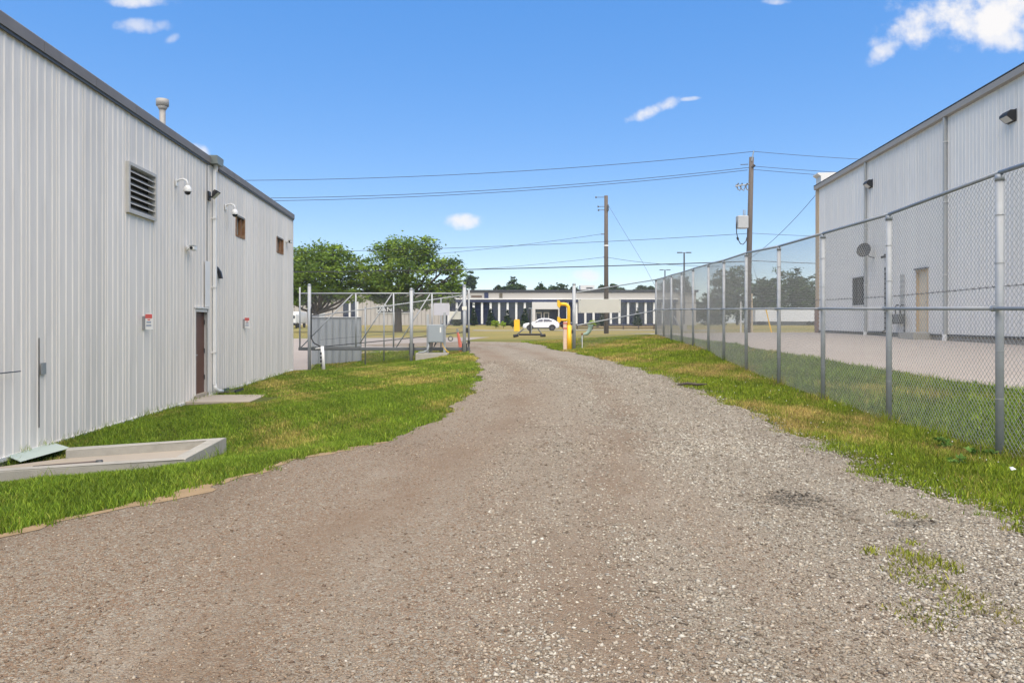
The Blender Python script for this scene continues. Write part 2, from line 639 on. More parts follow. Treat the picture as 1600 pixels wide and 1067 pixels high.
def gravel_mat():
    m = bpy.data.materials.new('compacted_gravel')
    nt, b = nodes_of(m)
    N, L = nt.nodes, nt.links
    b.inputs['Roughness'].default_value = .9
    b.inputs['Specular IOR Level'].default_value = .2
    tc = N.new('ShaderNodeTexCoord')

    def noise(scale, detail=5, sc=(1, 1, 1), rough=.5):
        mp = N.new('ShaderNodeMapping')
        mp.inputs['Scale'].default_value = sc
        L.new(tc.outputs['Object'], mp.inputs[0])
        n = N.new('ShaderNodeTexNoise')
        n.inputs['Scale'].default_value = scale
        n.inputs['Detail'].default_value = detail
        n.inputs['Roughness'].default_value = rough
        L.new(mp.outputs[0], n.inputs['Vector'])
        return n.outputs[0]

    def mix(f, a, b_, mode='MIX'):
        x = N.new('ShaderNodeMix')
        x.data_type = 'RGBA'
        x.blend_type = mode
        for i, v in ((0, f), (6, a), (7, b_)):
            if isinstance(v, tuple):
                x.inputs[i].default_value = v + (1,)
            elif isinstance(v, float):
                x.inputs[i].default_value = v
            else:
                L.new(v, x.inputs[i])
        return x.outputs[2]

    def ramp(v, a, b_, lo=0., hi=1.):
        r = N.new('ShaderNodeMapRange')
        r.inputs[1].default_value = a
        r.inputs[2].default_value = b_
        r.inputs[3].default_value = lo
        r.inputs[4].default_value = hi
        L.new(v, r.inputs[0])
        return r.outputs[0]

    def math_(op, a, b_):
        n = N.new('ShaderNodeMath')
        n.operation = op
        for i, v in enumerate((a, b_)):
            if isinstance(v, float):
                n.inputs[i].default_value = v
            else:
                L.new(v, n.inputs[i])
        return n.outputs[0]

    def voro(scale, feature='F1'):
        v = N.new('ShaderNodeTexVoronoi')
        v.feature = feature
        v.inputs['Scale'].default_value = scale
        L.new(tc.outputs['Object'], v.inputs['Vector'])
        return v
    sep = N.new('ShaderNodeSeparateXYZ')
    L.new(tc.outputs['Object'], sep.inputs[0])
    # brown fines in the wheel paths to the left, washed grey stone to the right
    zone = math_('ADD', ramp(sep.outputs[0], -2.2, 2.6), math_('MULTIPLY', math_('SUBTRACT', noise(1.1, 7, (1, .16, 1), .6), .5), 2.2))
    zone = math_('ADD', zone, math_('MULTIPLY', ramp(sep.outputs[1], 8., 22.), .45))
    zone = ramp(zone, .2, .95)
    fines = mix(zone, (0.231, 0.140, 0.086), (0.361, 0.330, 0.264))
    fines = mix(noise(3, 6), fines, (0.229, 0.163, 0.104))
    at_ = N.new('ShaderNodeAttribute')
    at_.attribute_name = 'packed'
    v1 = voro(70)
    v2 = voro(150)
    sp1 = N.new('ShaderNodeSeparateColor')
    L.new(v1.outputs['Color'], sp1.inputs[0])
    sp2 = N.new('ShaderNodeSeparateColor')
    L.new(v2.outputs['Color'], sp2.inputs[0])
    stone = mix(sp1.outputs[0], (0.181, 0.149, 0.108), (0.396, 0.372, 0.307))
    c = mix(ramp(sp1.outputs[1], .55, .75), fines, stone)
    stone2 = mix(sp2.outputs[0], (0.143, 0.108, 0.074), (0.348, 0.312, 0.244))
    c = mix(ramp(sp2.outputs[1], .5, .7), c, stone2)
    # packed wheel tracks show the brown fines
    c = mix(math_('MULTIPLY', at_.outputs['Fac'], .62), c, mix(noise(6, 8), (0.163, 0.110, 0.069), (0.251, 0.181, 0.120)))
    # dark oily spots
    c = mix(ramp(noise(.9, 8, (1, .3, 1), .7), .52, .70, 0., .5), c, (0.158, 0.116, 0.077))
    c = mix(ramp(noise(1.3, 8, (1, .4, 1), .7), .56, .72, 0., .45), c, (0.370, 0.335, 0.269))
    L.new(c, b.inputs['Base Color'])
    hgt = math_('ADD', math_('MULTIPLY', ramp(v1.outputs['Distance'], 0., .7, 1., 0.), 1.0), math_('MULTIPLY', ramp(v2.outputs['Distance'], 0., .7, 1., 0.), .5))
    bp = N.new('ShaderNodeBump')
    bp.inputs['Strength'].default_value = .8
    bp.inputs['Distance'].default_value = .012
    L.new(hgt, bp.inputs['Height'])
    L.new(bp.outputs[0], b.inputs['Normal'])
    return m


M_GRAVEL = gravel_mat()
xs_g = np.unique(np.concatenate([np.array([-3000, -1200, -500, -200, -120, -90, -70]), np.arange(-60, -14, 3.), np.arange(-14, 18, .3), np.arange(18, 70, 3.), np.array([70, 90, 120, 200, 500, 1200, 3000])]))
ys_g = np.unique(np.concatenate([np.array([-60, -20, -10]), np.arange(-6, 46, .3), np.arange(46, 130, 2.), np.array([130, 145, 165, 181, 250, 400, 800, 1500, 4000])]))
grid_sheet('ground', xs_g, ys_g, 0, ground_mat())
drive = grid_sheet('gravel_driveway', np.linspace(0, 1, 64), np.arange(-5.5, 41.6, .15), .022, M_GRAVEL, fx=lambda t, y: xl(y) + t * (xr(y) - xl(y)))
_co = np.empty(len(drive.data.vertices) * 3, dtype=np.float32)
drive.data.vertices.foreach_get('co', _co)
_co = _co.reshape(-1, 3)
_ta = drive.data.attributes.new('packed', 'FLOAT', 'POINT')
_ta.data.foreach_set('value', tracks(_co[:, 0].astype(float), _co[:, 1].astype(float)).astype(np.float32))
M_ASPH = mat('worn_asphalt', (.30, .26, .222), .9, 0, .12, 30., dirt=(.38, .335, .29), dscale=.4, damount=.6, bump=.3, bscale=120)
M_YARD = mat('worn_concrete_yard', (.38, .325, .275), .9, 0, .10, 30., dirt=(.43, .38, .325), dscale=.35, damount=.7, bump=.3, bscale=90)
grid_sheet('road', np.linspace(0, 1, 60), np.arange(36.8, 50.2, .3), .012, M_ASPH, fx=lambda t, y: -70 + t * (np.interp(y, [36.8, 40, 42, 50], [-4, -6, -3., -1.5]) + 70))
grid_sheet('side_yard', np.linspace(0, 1, 14), np.arange(29.6, 36.81, .2), .012, M_ASPH, fx=lambda t, y: -30 + t * (np.interp(y, [29, 33, 36.8], [-8.85, -9.15, -9.5]) + 30))
grid_sheet('paved_yard', np.linspace(0, 1, 26), np.arange(2, 36.41, .3), .016, M_YARD, fx=lambda t, y: pav_l(y) + t * (rwx(y) + .1 - pav_l(y)))
grid_sheet('paved_yard.001', np.linspace(0, 1, 30), np.arange(36.4, 58, .4), .016, M_YARD, fx=lambda t, y: pav_l(y) + t * (45 - pav_l(y)))
# parking lane in front of the far offices
grid_sheet('parking_lane', np.linspace(-5, 26, 30), np.arange(90.5, 97.1, 1.), .03, mat('grey_parking_asphalt', (.26, .25, .24), .9, 0, .1, 4.))
# sandy lip between drive and lawn
def sandy_lip():
    ys = np.arange(4.6, 9.6, .1)
    w = np.clip(.03 + .09 * np.sin(ys * 2.3) + .06 * np.sin(ys * 6.1 + 1) + .04 * np.sin(ys * 17), .0, .2)
    XX = np.stack([xl(ys) - .10 - .3 * w, xl(ys) + w], 1)
    V = []
    for a, y in zip(XX, ys):
        for x in a:
            V.append((x, y))
    V = np.array(V)
    Zz = H(V[:, 0], V[:, 1]) + .026
    n = len(ys)
    i = np.arange(n - 1) * 2
    Fq = np.stack([i, i + 1, i + 3, i + 2], -1).reshape(-1)
    o = place('sandy_verge', np_mesh('sandy_verge', np.c_[V, Zz], Fq, 4, M_SAND))
    o['kind'] = 'structure'


sandy_lip()

# ------------------------------------------------------------------ metal building on the left
DL = Vector((-.0849, .9964, 0))
ROT_L = math.atan2(DL.y, DL.x)      # local x runs along the wall away from the camera, local -y is outward


def LY(px):
    return 7155.0 / (702.0 - px)


def LU(px):
    return (LY(px) - 10.19) / .9964


def LZ(px, py):
    return EYE + (HOR - py) * LY(px) / F


def panel_mesh(w, z0, z1, m, out, ribs=4, depth=.012, seam=True):
    """one ribbed sheet, u from 0 to w; out = -1 or +1 is the outward local y"""
    pts = [(0., 0.)]
    if seam:
        pts = [(0., 0.), (.0, .008), (.03, .008), (.032, 0.)]
    for k in range(ribs):
        c = (k + .5) / ribs * w
        pts += [(c - .034, 0), (c - .018, depth), (c + .018, depth), (c + .034, 0)]
    pts.append((w, 0.))
    b = MB()
    V = [(u, out * n, z0) for u, n in pts] + [(u, out * n, z1) for u, n in pts]
    n = len(pts)
    b.add(V, [(i, i + 1, n + i + 1, n + i) if out < 0 else (i + 1, i, n + i, n + i + 1) for i in range(n - 1)])
    return b.mesh('siding_panel', m)


def ribbed_wall(root, cuts, u0, u1, z0, z1, m, out, pw):
    """cuts: (ua, ub, za, zb) openings, in order along the wall"""
    cache = {}

    def put(u, w, a, b):
        key = (round(w, 3), round(a, 3), round(b, 3))
        if key not in cache:
            cache[key] = panel_mesh(w, a, b, m, out)
        place('siding_panel', cache[key], root, (u, 0, 0))
    edge = u0
    for (ua, ub, za, zb) in list(cuts) + [(u1, u1, 0, 0)]:
        n = max(1, round((ua - edge) / pw))
        w = (ua - edge) / n
        for k in range(n):
            put(edge + k * w, w, z0, z1)
        if ub > ua:
            if za > z0 + .02:
                put(ua, ub - ua, z0, za)
            put(ua, ub - ua, zb, z1)
        edge = ub


lb = thing('metal_building', 'long ivory ribbed metal building with grey fascia and brown door on the left', 'building', (-7.09, 10.19, 0), ROT_L)
ZB, ZT = -.385, 5.60
d0, d1 = LU(303.2), LU(324)
dz0, dz1 = -.29, 1.80
w1 = (LU(368), LU(382), Z_(368.5, LY(368)), Z_(335, LY(368)))
w2 = (LU(432), LU(442.3), Z_(394, LY(432)), Z_(369, LY(432)))
lou = (LU(196), LU(240), Z_(331, LY(195)), Z_(251, LY(195)))
U0, U1 = -10.2, 19.09
ribbed_wall(lb, [lou, (d0, d1, ZB, dz1 + .06), w1, w2], U0, U1, ZB, ZT, M_SIDE_L, -1, .856)
b = MB()
b.box((U0, .40, ZB - .6), (U1 - .02, 14, ZT + .05))
b.build('light_block_core', M_CORE, lb, False)  # unseen dark core box, added to close out light behind the sheets
b = MB()
b.add([(U1, 0, ZB), (U1, 14, ZB), (U1, 14, ZT), (U1, 0, ZT)], [(0, 1, 2, 3)])
b.build('end_wall', M_SIDE_L, lb, False)
MB().box((U0, .02, ZT + .06), (U1, 14, ZT + .12)).build('roof', M_ROOF, lb, False)
MB().box((U1 - .05, -.026, ZB), (U1 + .03, .05, ZT)).build('corner_trim', M_OFFWH, lb, False)
# foundation and base trim, broken at the door
for a, c in ((U0, d0 - .01), (d1 + .01, U1)):
    MB().box((a, .012, ZB - .6), (c, .3, ZB - .001)).build('foundation', M_CONC, lb, False)
    MB().box((a, -.034, ZB - .045), (c, .01, ZB + .012)).build('base_trim', M_WHITE, lb, False)
# fascia, in lengths with visible joints
jts = [U0, LU(-160), LU(-40), LU(61.5), LU(143.5), LU(207), LU(259), LU(299), LU(325)]
jts2 = [LU(339), LU(362), LU(387), LU(410), LU(428), LU(443), U1 + .04]
for js, dz in ((jts, .0), (jts2, -.0)):
    for a, c in zip(js[:-1], js[1:]):
        MB().prism([(-.075, ZT + .0), (-.075, ZT + .17), (-.06, ZT + .19), (.5, ZT + .2), (.5, ZT - .0)], 0, a + .006, c - .006).build('fascia', M_FASCIA, lb, False)
        MB().box((a, -.055, ZT - .045), (c, -.024, ZT - .002)).build('drip_flashing', M_DARKST, lb, False)
# scupper box and downspout at the building joint
us = LU(331)
sc_ = MB()
sc_.prism([(us - .24, ZT + .02), (us + .24, ZT + .02), (us + .28, ZT + .225), (us - .28, ZT + .225)], 1, -.22, .05)
scup = sc_.build('rainwater_head', mat('grey_green_metal', (.20, .23, .22), .5, .2), lb, False)
MB().cyl((us, -.1, ZT + .02), (us, -.1, ZT - .16), .06, .045, 10).build('outlet', M_OFFWH, scup, False)
ds = MB()
ds.cbox((us, -.075, (ZT - .1 + ZB + .25) / 2), (.11, .085, ZT - .1 - ZB - .25), .012)
dspt = ds.build('downspout', M_WHITE, lb, False)
MB().tube([(us, -.075, ZB + .27), (us, -.085, ZB + .16), (us + .1, -.12, ZB + .09), (us + .34, -.17, ZB + .05)], .05, 8).build('elbow', M_WHITE, dspt, False, True)
for zz in (.7, 2.4, 4.2):
    MB().box((us - .075, -.125, zz), (us + .075, -.001, zz + .035)).build('strap', M_OFFWH, dspt, False)
MB().box((LU(322) - .02, -.03, ZB + .02), (LU(322) + .03, -.022, ZT - .06)).build('seam_cover', mat('dark_seam', (.30, .29, .27), .7), lb, False)
MB().box((LU(318.5), -.033, 1.9), (LU(326), -.024, Z_(408, LY(321)))).build('patch_panel', M_WHITE, lb, False)
# door
door = MB()
door.box((d0 + .06, .06, dz0 + .02), (d1 - .06, .105, dz1 - .04))
do = door.build('door', M_BROWN, lb, False)
fr = MB()
fr.box((d0 - .0, -.03, dz0), (d0 + .055, .14, dz1 + .045))
fr.box((d1 - .055, -.03, dz0), (d1, .14, dz1 + .045))
fr.box((d0 + .056, -.03, dz1 - .035), (d1 - .056, .14, dz1 + .045))
fr.build('door_frame', M_OFFWH, do, False)
MB().box((d0 - .03, -.06, dz1 + .05), (d1 + .03, -.022, dz1 + .085)).build('drip_cap', M_WHITE, do, False)
for zz in (.05, .72, 1.45):
    MB().cyl((d1 - .075, .05, zz), (d1 - .075, .05, zz + .12), .016, n=8).build('hinge', M_DARKST, do, False)
hd = MB()
hd.cyl((d0 + .14, .055, .7), (d0 + .14, .0, .7), .03, n=10)
hd.box((d0 + .10, -.012, .69), (d0 + .24, .006, .71))
hd.build('lever_handle', M_GALV, do, False)
MB().box((d0 + .02, -.04, dz0 - .06), (d1 - .02, .16, dz0 + .015)).build('threshold', M_CONCW, do, False)
MB().box((d0 - .02, -.02, ZB - .3), (d1 + .02, .3, dz0 - .065)).build('sill_block', M_CONC, do, False)
# louvred vent
lv = MB()
a, c, zl, zh = lou
e = .06
lv.box((a, -.07, zl), (a + e, .1, zh))
lv.box((c - e, -.07, zl), (c, .1, zh))
lv.box((a + e, -.07, zl), (c - e, .1, zl + e))
lv.box((a + e, -.07, zh - e), (c - e, .1, zh))
lvo = lv.build('louvre_vent', mat('grey_louvre', (.46, .45, .42), .55, 0, .1, 5., dirt=(.25, .23, .2), damount=.5), lb, False)
MB().box((a + e, .09, zl + e), (c - e, .1, zh - e)).build('vent_back', M_BLACK, lvo, False)
ns = 7
for k in range(ns):
    zc = zl + e + (k + .5) * (zh - zl - 2 * e) / ns
    MB().prism([(-.062, zc - .065), (-.055, zc - .068), (.075, zc + .035), (.068, zc + .04)], 0, a + e + .002, c - e - .002).build('slat', MATS['grey_louvre'], lvo, False)
# two cut-out openings with bare boards
for (ua, ub, za, zb) in (w1, w2):
    o_ = MB()
    o_.box((ua + .01, .10, za), (ub - .01, .12, zb))
    op = o_.build('wall_opening', mat('grey_backing_board', (.30, .29, .25), .8, 0, .2, 4., dirt=(.2, .12, .06), damount=.6), lb, False)
    MB().box((ub - .06, -.022, za), (ub - .0, .098, zb)).build('side_board', M_RUST, op, False)
    MB().box((ua, -.022, za), (ua + .04, .098, zb)).build('side_board', M_RUST, op, False)
    MB().box((ua + .04, -.02, za - .01), (ub - .06, .098, za + .04)).build('sill_board', M_RUST, op, False)
    MB().box((ua + .04, -.02, zb - .04), (ub - .06, .098, zb + .01)).build('head_board', M_FASCIA, op, False)
    MB().box((ub - .34, .02, za + .05), (ub - .24, .09, zb - .05)).build('batten', M_RUST, op, False)
# roof pipe
up = 9.0
pp = MB()
yp = 1.2
zp = ZT + .1
pp.cyl((up, yp, zp), (up, yp, zp + 1.42), .075, n=14)
vp = pp.build('roof_vent_pipe', mat('weathered_flue', (.30, .29, .27), .6, .2, .2, 6., dirt=(.42, .4, .37), damount=.6), lb, False, True)
MB().cyl((up, yp, zp + 1.40), (up, yp, zp + 1.57), .155, n=16).build('flue_cap', MATS['weathered_flue'], vp, False, True)
MB().cyl((up, yp, zp + 1.30), (up, yp, zp + 1.399), .085, .14, n=16).build('collar', MATS['weathered_flue'], vp, False, True)
# latch plate, rod and panel gap low on the wall
MB().box((LU(61.5), -.04, LZ(62, 585)), (LU(68), -.021, LZ(62, 567))).build('latch_plate', M_GALVD, lb, False)
MB().box((LU(58.6) - .008, -.026, LZ(59, 668)), (LU(58.6) + .008, -.0205, LZ(59, 528))).build('panel_gap', M_BLACK, lb, False)
MB().tube([(LU(-70), -.02, LZ(-70, 596)), (LU(-30), -.10, LZ(-20, 584)), (LU(18), -.12, LZ(18, 580))], .009, 6).build('stay_rod', M_DARKST, lb, False)


def LW(px, n, py):
    """world point on the left wall at a picture position, standing n metres off it"""
    u = LU(px)
    p = Vector((-7.09, 10.19, 0)) + DL * u + Vector((.9964, .0849, 0)) * n
    p.z = LZ(px, py)
    return p


def dome_camera(px, py, label):
    t = thing('dome_camera', label, 'security camera', LW(px, 0, py), ROT_L, 'dome cameras on the ivory wall')
    MB().cbox((0, -.035, 0), (.11, .03, .16), .01).build('wall_plate', M_WHITE, t, False)
    MB().tube([(0, -.04, .03), (0, -.10, .08), (0, -.18, .09), (0, -.25, .06), (0, -.275, -.0), (0, -.275, -.06)], .022, 8).build('arm', M_WHITE, t, False, True)
    h = MB()
    h.rings([[(r * math.cos(k * math.pi / 8), -.275 + r * math.sin(k * math.pi / 8), z) for k in range(16)] for r, z in ((.03, -.05), (.055, -.07), (.082, -.11), (.09, -.19), (.085, -.20))])
    ho = h.build('housing', M_WHITE, t, False, True)
    MB().dome((0, -.275, -.2), .072, 14, 5).build('lens_dome', M_GLASSD, ho, False, True)
    return t


dome_camera(273.5, 286, 'white dome camera on a curved arm right of the louvred vent')
dome_camera(351, 324, 'white dome camera on a curved arm beside the rusty wall opening')


def box_camera(px, py, label):
    t = thing('box_camera', label, 'security camera', LW(px, 0, py), ROT_L, 'small box cameras on the ivory wall')
    MB().cbox((-.02, -.03, .0), (.10, .03, .10), .01).build('mount', M_WHITE, t, False)
    MB().cyl((-.02, -.04, 0), (-.02, -.1, -.02), .02, n=8).build('stem', M_WHITE, t, False)
    MB().cbox((-.02, -.155, -.0), (.24, .12, .105), .015).build('body', M_WHITE, t, False)
    MB().cyl((-.141, -.155, -.005), (-.15, -.155, -.005), .036, n=12).build('lens', M_GLASSD, t, False)
    MB().box((-.17, -.22, .055), (.09, -.09, .063)).build('sunshield', M_WHITE, t, False)
    return t


box_camera(291.5, 388, 'small white box camera on the ivory wall below the first dome camera')
box_camera(447, 378, 'small white box camera at the far corner of the ivory wall')

fl = thing('floodlight', 'black floodlight mounted high on the ivory wall at the downspout', 'floodlight', LW(324, 0, 306.5), ROT_L)
MB().cbox((0, -.04, 0), (.18, .06, .24), .015).build('junction_box', M_BLACK, fl, False)
MB().tube([(0, -.07, -.02), (0, -.13, -.02), (0, -.16, .01)], .025, 8).build('knuckle', M_BLACK, fl, False)
hb = MB()
hb.rings([[(-.12, -.14, -.06), (.12, -.14, -.06), (.12, -.30, .10), (-.12, -.30, .10)], [(-.13, -.15, .02), (.13, -.15, .02), (.13, -.27, .13), (-.13, -.27, .13)], [(-.07, -.15, .12), (.07, -.15, .12), (.07, -.2, .16), (-.07, -.2, .16)]])
hb.build('lamp_head', M_BLACK, fl, False)
MB().add([(-.1, -.150, -.062), (.1, -.150, -.062), (.1, -.293, .080), (-.1, -.293, .080)], [(0, 1, 2, 3)]).build('lens', M_LAMPW, fl, False)

bk = thing('wall_bracket', 'small black bracket on the ivory wall above the brown door', 'bracket', LW(340, 0, 426), ROT_L)
MB().prism([(-.0, .16), (-.09, .02), (-.13, -.16), (-.04, -.16), (-.02, .0)], 0, -.05, .05).build('bracket_arm', M_BLACK, bk, False)
MB().box((-.06, -.03, -.02), (.06, -.012, .12)).build('back_plate', M_BLACK, bk, False)


def text_obj(s, size, m, parent, loc, rot, name='lettering', align='CENTER', sx=1.):
    c = bpy.data.curves.new(name, 'FONT')
    c.body = s
    c.size = size
    c.align_x = align
    c.align_y = 'CENTER'
    c.extrude = .004
    o = bpy.data.objects.new(name, c)
    COL.objects.link(o)
    o.data.materials.append(m)
    o.parent = parent
    o.location = loc
    o.rotation_euler = rot
    o.scale = (sx, 1, 1)
    me = bpy.data.meshes.new_from_object(o)
    me.name = name
    r = place(name, me, parent, loc, rot)
    r.scale = (sx, 1, 1)
    bpy.data.objects.remove(o)
    return r


def notice(px, py, label):
    t = thing('notice_sign', label, 'sign', LW(px, 0, py), ROT_L, 'notice signs on the ivory wall')
    # a notice standing off the wall, its face turned to the drive
    w, h = .155, .33
    prof = [(-.02, -h / 2), (-.02 - w, -h / 2), (-.02 - w, h / 2 - .05), (-.02 - w + .04, h / 2), (-.06, h / 2), (-.02, h / 2 - .05)]
    MB().prism(prof, 0, -.012, .012).build('sign_board', M_WHITE, t, False)
    MB().box((-.0155, -.165, .06), (-.0125, -.03, .145)).build('red_header', M_RED, t, False)
    for z, ww in ((.03, .05), (-.02, .09), (-.085, .10)):
        MB().box((-.0155, -.10 - ww / 2, z - .012), (-.0125, -.10 + ww / 2, z + .012)).build('print_line', M_BLUEP if z < .02 else M_RED, t, False)
    MB().box((-.10, -.03, -h / 2), (.02, -.0, h / 2 - .06)).build('grey_strip', mat('plain_grey', (.25, .25, .25), .6), t, False)  # plain grey strip on the wall beside the board
    return t


notice(225, 502, 'red headed notice sign on the ivory wall left of the brown door')
notice(381, 504, 'red headed notice sign on the ivory wall right of the downspout')

sb = thing('splash_block', 'black plastic splash block under the downspout by the brown door', 'splash block', LW(346, .26, 0), ROT_L)
sb.location.z = h1(sb.location.x, sb.location.y)
MB().prism([(-.22, 0), (.22, 0), (.2, .11), (.15, .05), (-.15, .05), (-.2, .11)], 0, -.3, .45).build('channel', M_BLACK, sb, False)

# concrete step at the door
st = thing('door_step_slab', 'flat concrete slab in the grass before the brown door', 'concrete slab', LW(311, .72, 0), ROT_L)
st.location.z = -.42
q = MB()
q.rings([[(-1.05, -.78, -.2), (.55, -.78, -.2), (.55, .69, -.2), (-1.05, .69, -.2)], [(-1.05, -.78, .055), (.55, -.78, .055), (.55, .69, .055), (-1.05, .69, .055)], [(-1.03, -.76, .07), (.53, -.76, .07), (.53, .67, .07), (-1.03, .67, .07)]])
q.build('slab', M_CONCW, st, False)

# concrete kerbed pad against the wall
pad = thing('kerbed_concrete_pad', 'low concrete kerb around a pale pad beside the ivory wall', 'concrete pad', (-5, 8.8, -.35))
ztop = -.21
P = [(-6.93, 8.05), (-4.10, 9.23), (-4.27, 11.0), (-6.10, 10.08)]
inn = [(-6.93, 8.25), (-4.28, 9.36), (-4.43, 10.72), (-6.02, 9.93)]


def kerb(p0, p1, m0, m1, name, zt=ztop):
    q = MB()
    lo = [(p0[0], p0[1], -.85), (p1[0], p1[1], -.85), (m1[0], m1[1], -.85), (m0[0], m0[1], -.85)]
    hi = [(x, y, zt - .012) for x, y, z in lo]
    c = [sum(x for x, y, z in lo) / 4, sum(y for x, y, z in lo) / 4]
    tp = [(x + (c[0] - x) * .008, y + (c[1] - y) * .04, zt) for x, y, z in lo]
    q.rings([lo, hi, tp])
    return q.build(name, M_CONC, pad)


kerb(P[0], P[1], inn[0], inn[1], 'kerb')
kerb(P[1], P[2], inn[1], inn[2], 'kerb')
kerb(P[2], P[3], inn[2], inn[3], 'kerb', ztop - .003)
q = MB()
sl = [(-6.98, 8.2, -.50), (inn[1][0] + .02, inn[1][1] - .02, -.33), (inn[2][0] + .02, inn[2][1] + .02, -.33), (inn[3][0], inn[3][1] + .03, -.33), (-7.1, 9.95, -.47)]
q.rings([[(x, y, -.8) for x, y, z in sl], sl])
q.build('pad_slab', M_CONCW, pad)
lg = thing('ledge_board', 'weathered whitish board along the ivory wall behind the concrete pad', 'board', (-6.7, 8.2, -.2))
MB().rings([[(-6.86, 7.7, -.56), (-6.72, 7.7, -.56), (-6.74, 7.7, -.43), (-6.86, 7.7, -.41)], [(-7.02, 9.75, -.56), (-6.88, 9.75, -.56), (-6.90, 9.75, -.43), (-7.02, 9.75, -.41)]]).build('board', mat('weathered_board', (.46, .45, .40), .8, 0, .2, 5., dirt=(.3, .3, .25), damount=.5), lg)
gs = thing('corrugated_sheet', 'pale green corrugated sheet lying at the wall end of the pad', 'metal sheet', (-6.5, 8.8, -.2))
cs = MB()
V, nn_ = [], 19
A_, B_, C_, D_ = Vector((-7.10, 10.35, -.385)), Vector((-7.18, 11.5, -.38)), Vector((-6.50, 10.80, -.34)), Vector((-6.72, 10.05, -.40))
for k in range(nn_):
    t = k / (nn_ - 1)
    dz = Vector((0, 0, .018 if k % 2 else 0))
    V += [A_.lerp(D_, t) + dz, B_.lerp(C_, t) + dz]
cs.add(V, [(2 * i, 2 * i + 2, 2 * i + 3, 2 * i + 1) for i in range(nn_ - 1)])
cso = cs.build('sheet', M_SHEETG, gs)
sm = cso.modifiers.new('thick', 'SOLIDIFY')
sm.thickness = .004
lp = thing('steel_pipe', 'brown steel pipe lying on the pale pad', 'pipe', (-5.9, 9.6, -.38))
pa, pb = at(52, 712.5, 9.62), at(157, 711.5, 9.70)
pa.z = -.395
pb.z = -.34
MB().tube([pa, pb], .027, 10).build('tube', M_PIPE, lp, smooth=True)
MB().tube([pb - (pb - pa).normalized() * .05, pb + (pb - pa).normalized() * .02], .036, 10).build('coupling', M_DARKST, lp, smooth=True)

# ------------------------------------------------------------------ metal building on the right
DR = Vector((.0944, .9955, 0))
ROT_R = math.atan2(DR.y, DR.x)     # local +y is outward (towards the drive)


def RY(px):
    return 13306.0 / (px - 909.0)


def RU(px):
    return (RY(px) - 19.3) / .9955


def RZ(px, py):
    return EYE + (HOR - py) * RY(px) / F


rb = thing('metal_building', 'tall pale grey ribbed metal building behind the chain link fence on the right', 'building', (13.4, 19.3, 0), ROT_R)
RZB, RZT = 1.13, 8.0
rw = (RU(1351.5), RU(1333), 2.22, 3.40)
rd = (RU(1450.5), RU(1432.5), 1.18, 3.30)
RU0, RU1 = -13.0, RU(1279.5)
ribbed_wall(rb, [rd, rw], RU0, RU1, RZB, RZT, M_SIDE_R, 1, .83)
MB().box((RU0, -14, .2), (RU1 - .03, -.4, RZT)).build('light_block_core', M_CORE, rb, False)  # core box out of view, added so no light passes the thin siding
MB().box((RU0, -14, RZT + .02), (RU1 + .3, .0, RZT + .1)).build('roof', M_ROOF, rb, False)
MB().add([(RU1 + .35, -14, .3), (RU1 + .35, -.02, .3), (RU1 + .35, -.02, RZT), (RU1 + .35, -14, RZT)], [(0, 1, 2, 3)]).build('end_wall', M_SIDE_R, rb, False)
for a, c in ((RU0, rd[0] - .02), (rd[1] + .02, RU1)):
    MB().box((a, -.3, .2), (c, -.03, RZB - .005)).build('foundation', mat('stained_foundation', (.33, .30, .25), .9, 0, .2, 5., dirt=(.16, .13, .1), damount=.6), rb, False)
    MB().box((a, -.02, RZB - .06), (c, .024, RZB - .006)).build('base_flashing', M_DARKST, rb, False)
k = RU0
while k < RU1:
    e_ = min(k + 6.0, RU1 + .38)
    MB().prism([(.0, RZT - .02), (.14, RZT + .0), (.16, RZT + .17), (.0, RZT + .19)], 0, k + .004, e_ - .004).build('eave_gutter', mat('taupe_gutter', (.33, .305, .28), .5, 0, .08, 3.), rb, False)
    MB().box((k, -.05, RZT + .191), (e_, .17, RZT + .215)).build('drip_edge', M_DARKST, rb, False)
    k += 6.0
MB().box((RU1 + .005, -.3, 2.2), (RU1 + .37, .05, RZT - .03)).build('corner_post', M_TAN, rb, False)
MB().box((RU1 + .0, -.33, .6), (RU1 + .40, .09, 2.195)).build('corner_base', M_BRICKR, rb, False)
par = MB()
par.prism([(-1.2, RZT + .23), (-.05, RZT + .23), (-.05, RZT + .62), (.1, RZT + .72), (.1, RZT + .78), (-1.2, RZT + .78)], 0, RU1 - .15, RU1 + .6)
par.build('parapet_end', M_OFFWH, rb, False)
for px in (1355, 1480):
    u = RU(px)
    d = MB()
    d.cbox((u, .075, (RZT + 1.12) / 2), (.10, .09, RZT - 1.12), .012)
    dd = d.build('downspout', mat('grey_downspout', (.37, .38, .37), .5, 0, .08, 4.), rb, False)
    MB().cyl((u, .075, .80), (u, .075, 1.13), .075, .075, 12).build('drain_boot', M_WHITE, dd, False)
    for zz in (3, 5.3, 7.2):
        MB().box((u - .07, .001, zz), (u + .07, .125, zz + .03)).build('strap', M_OFFWH, dd, False)
wd = MB()
wd.box((rw[0] + .05, -.12, rw[2] + .05), (rw[1] - .05, -.1, rw[3] - .05))
wo = wd.build('window', M_GLASSB, rb, False)
fr = MB()
for (a0, a1, z0, z1) in ((rw[0], rw[0] + .05, rw[2], rw[3]), (rw[1] - .05, rw[1], rw[2], rw[3]), (rw[0] + .05, rw[1] - .05, rw[2], rw[2] + .05), (rw[0] + .05, rw[1] - .05, rw[3] - .05, rw[3]), ((rw[0] + rw[1]) / 2 - .025, (rw[0] + rw[1]) / 2 + .025, rw[2] + .05, rw[3] - .05)):
    fr.box((a0, -.14, z0), (a1, .03, z1))
fr.build('window_frame', M_DARKST, wo, False)
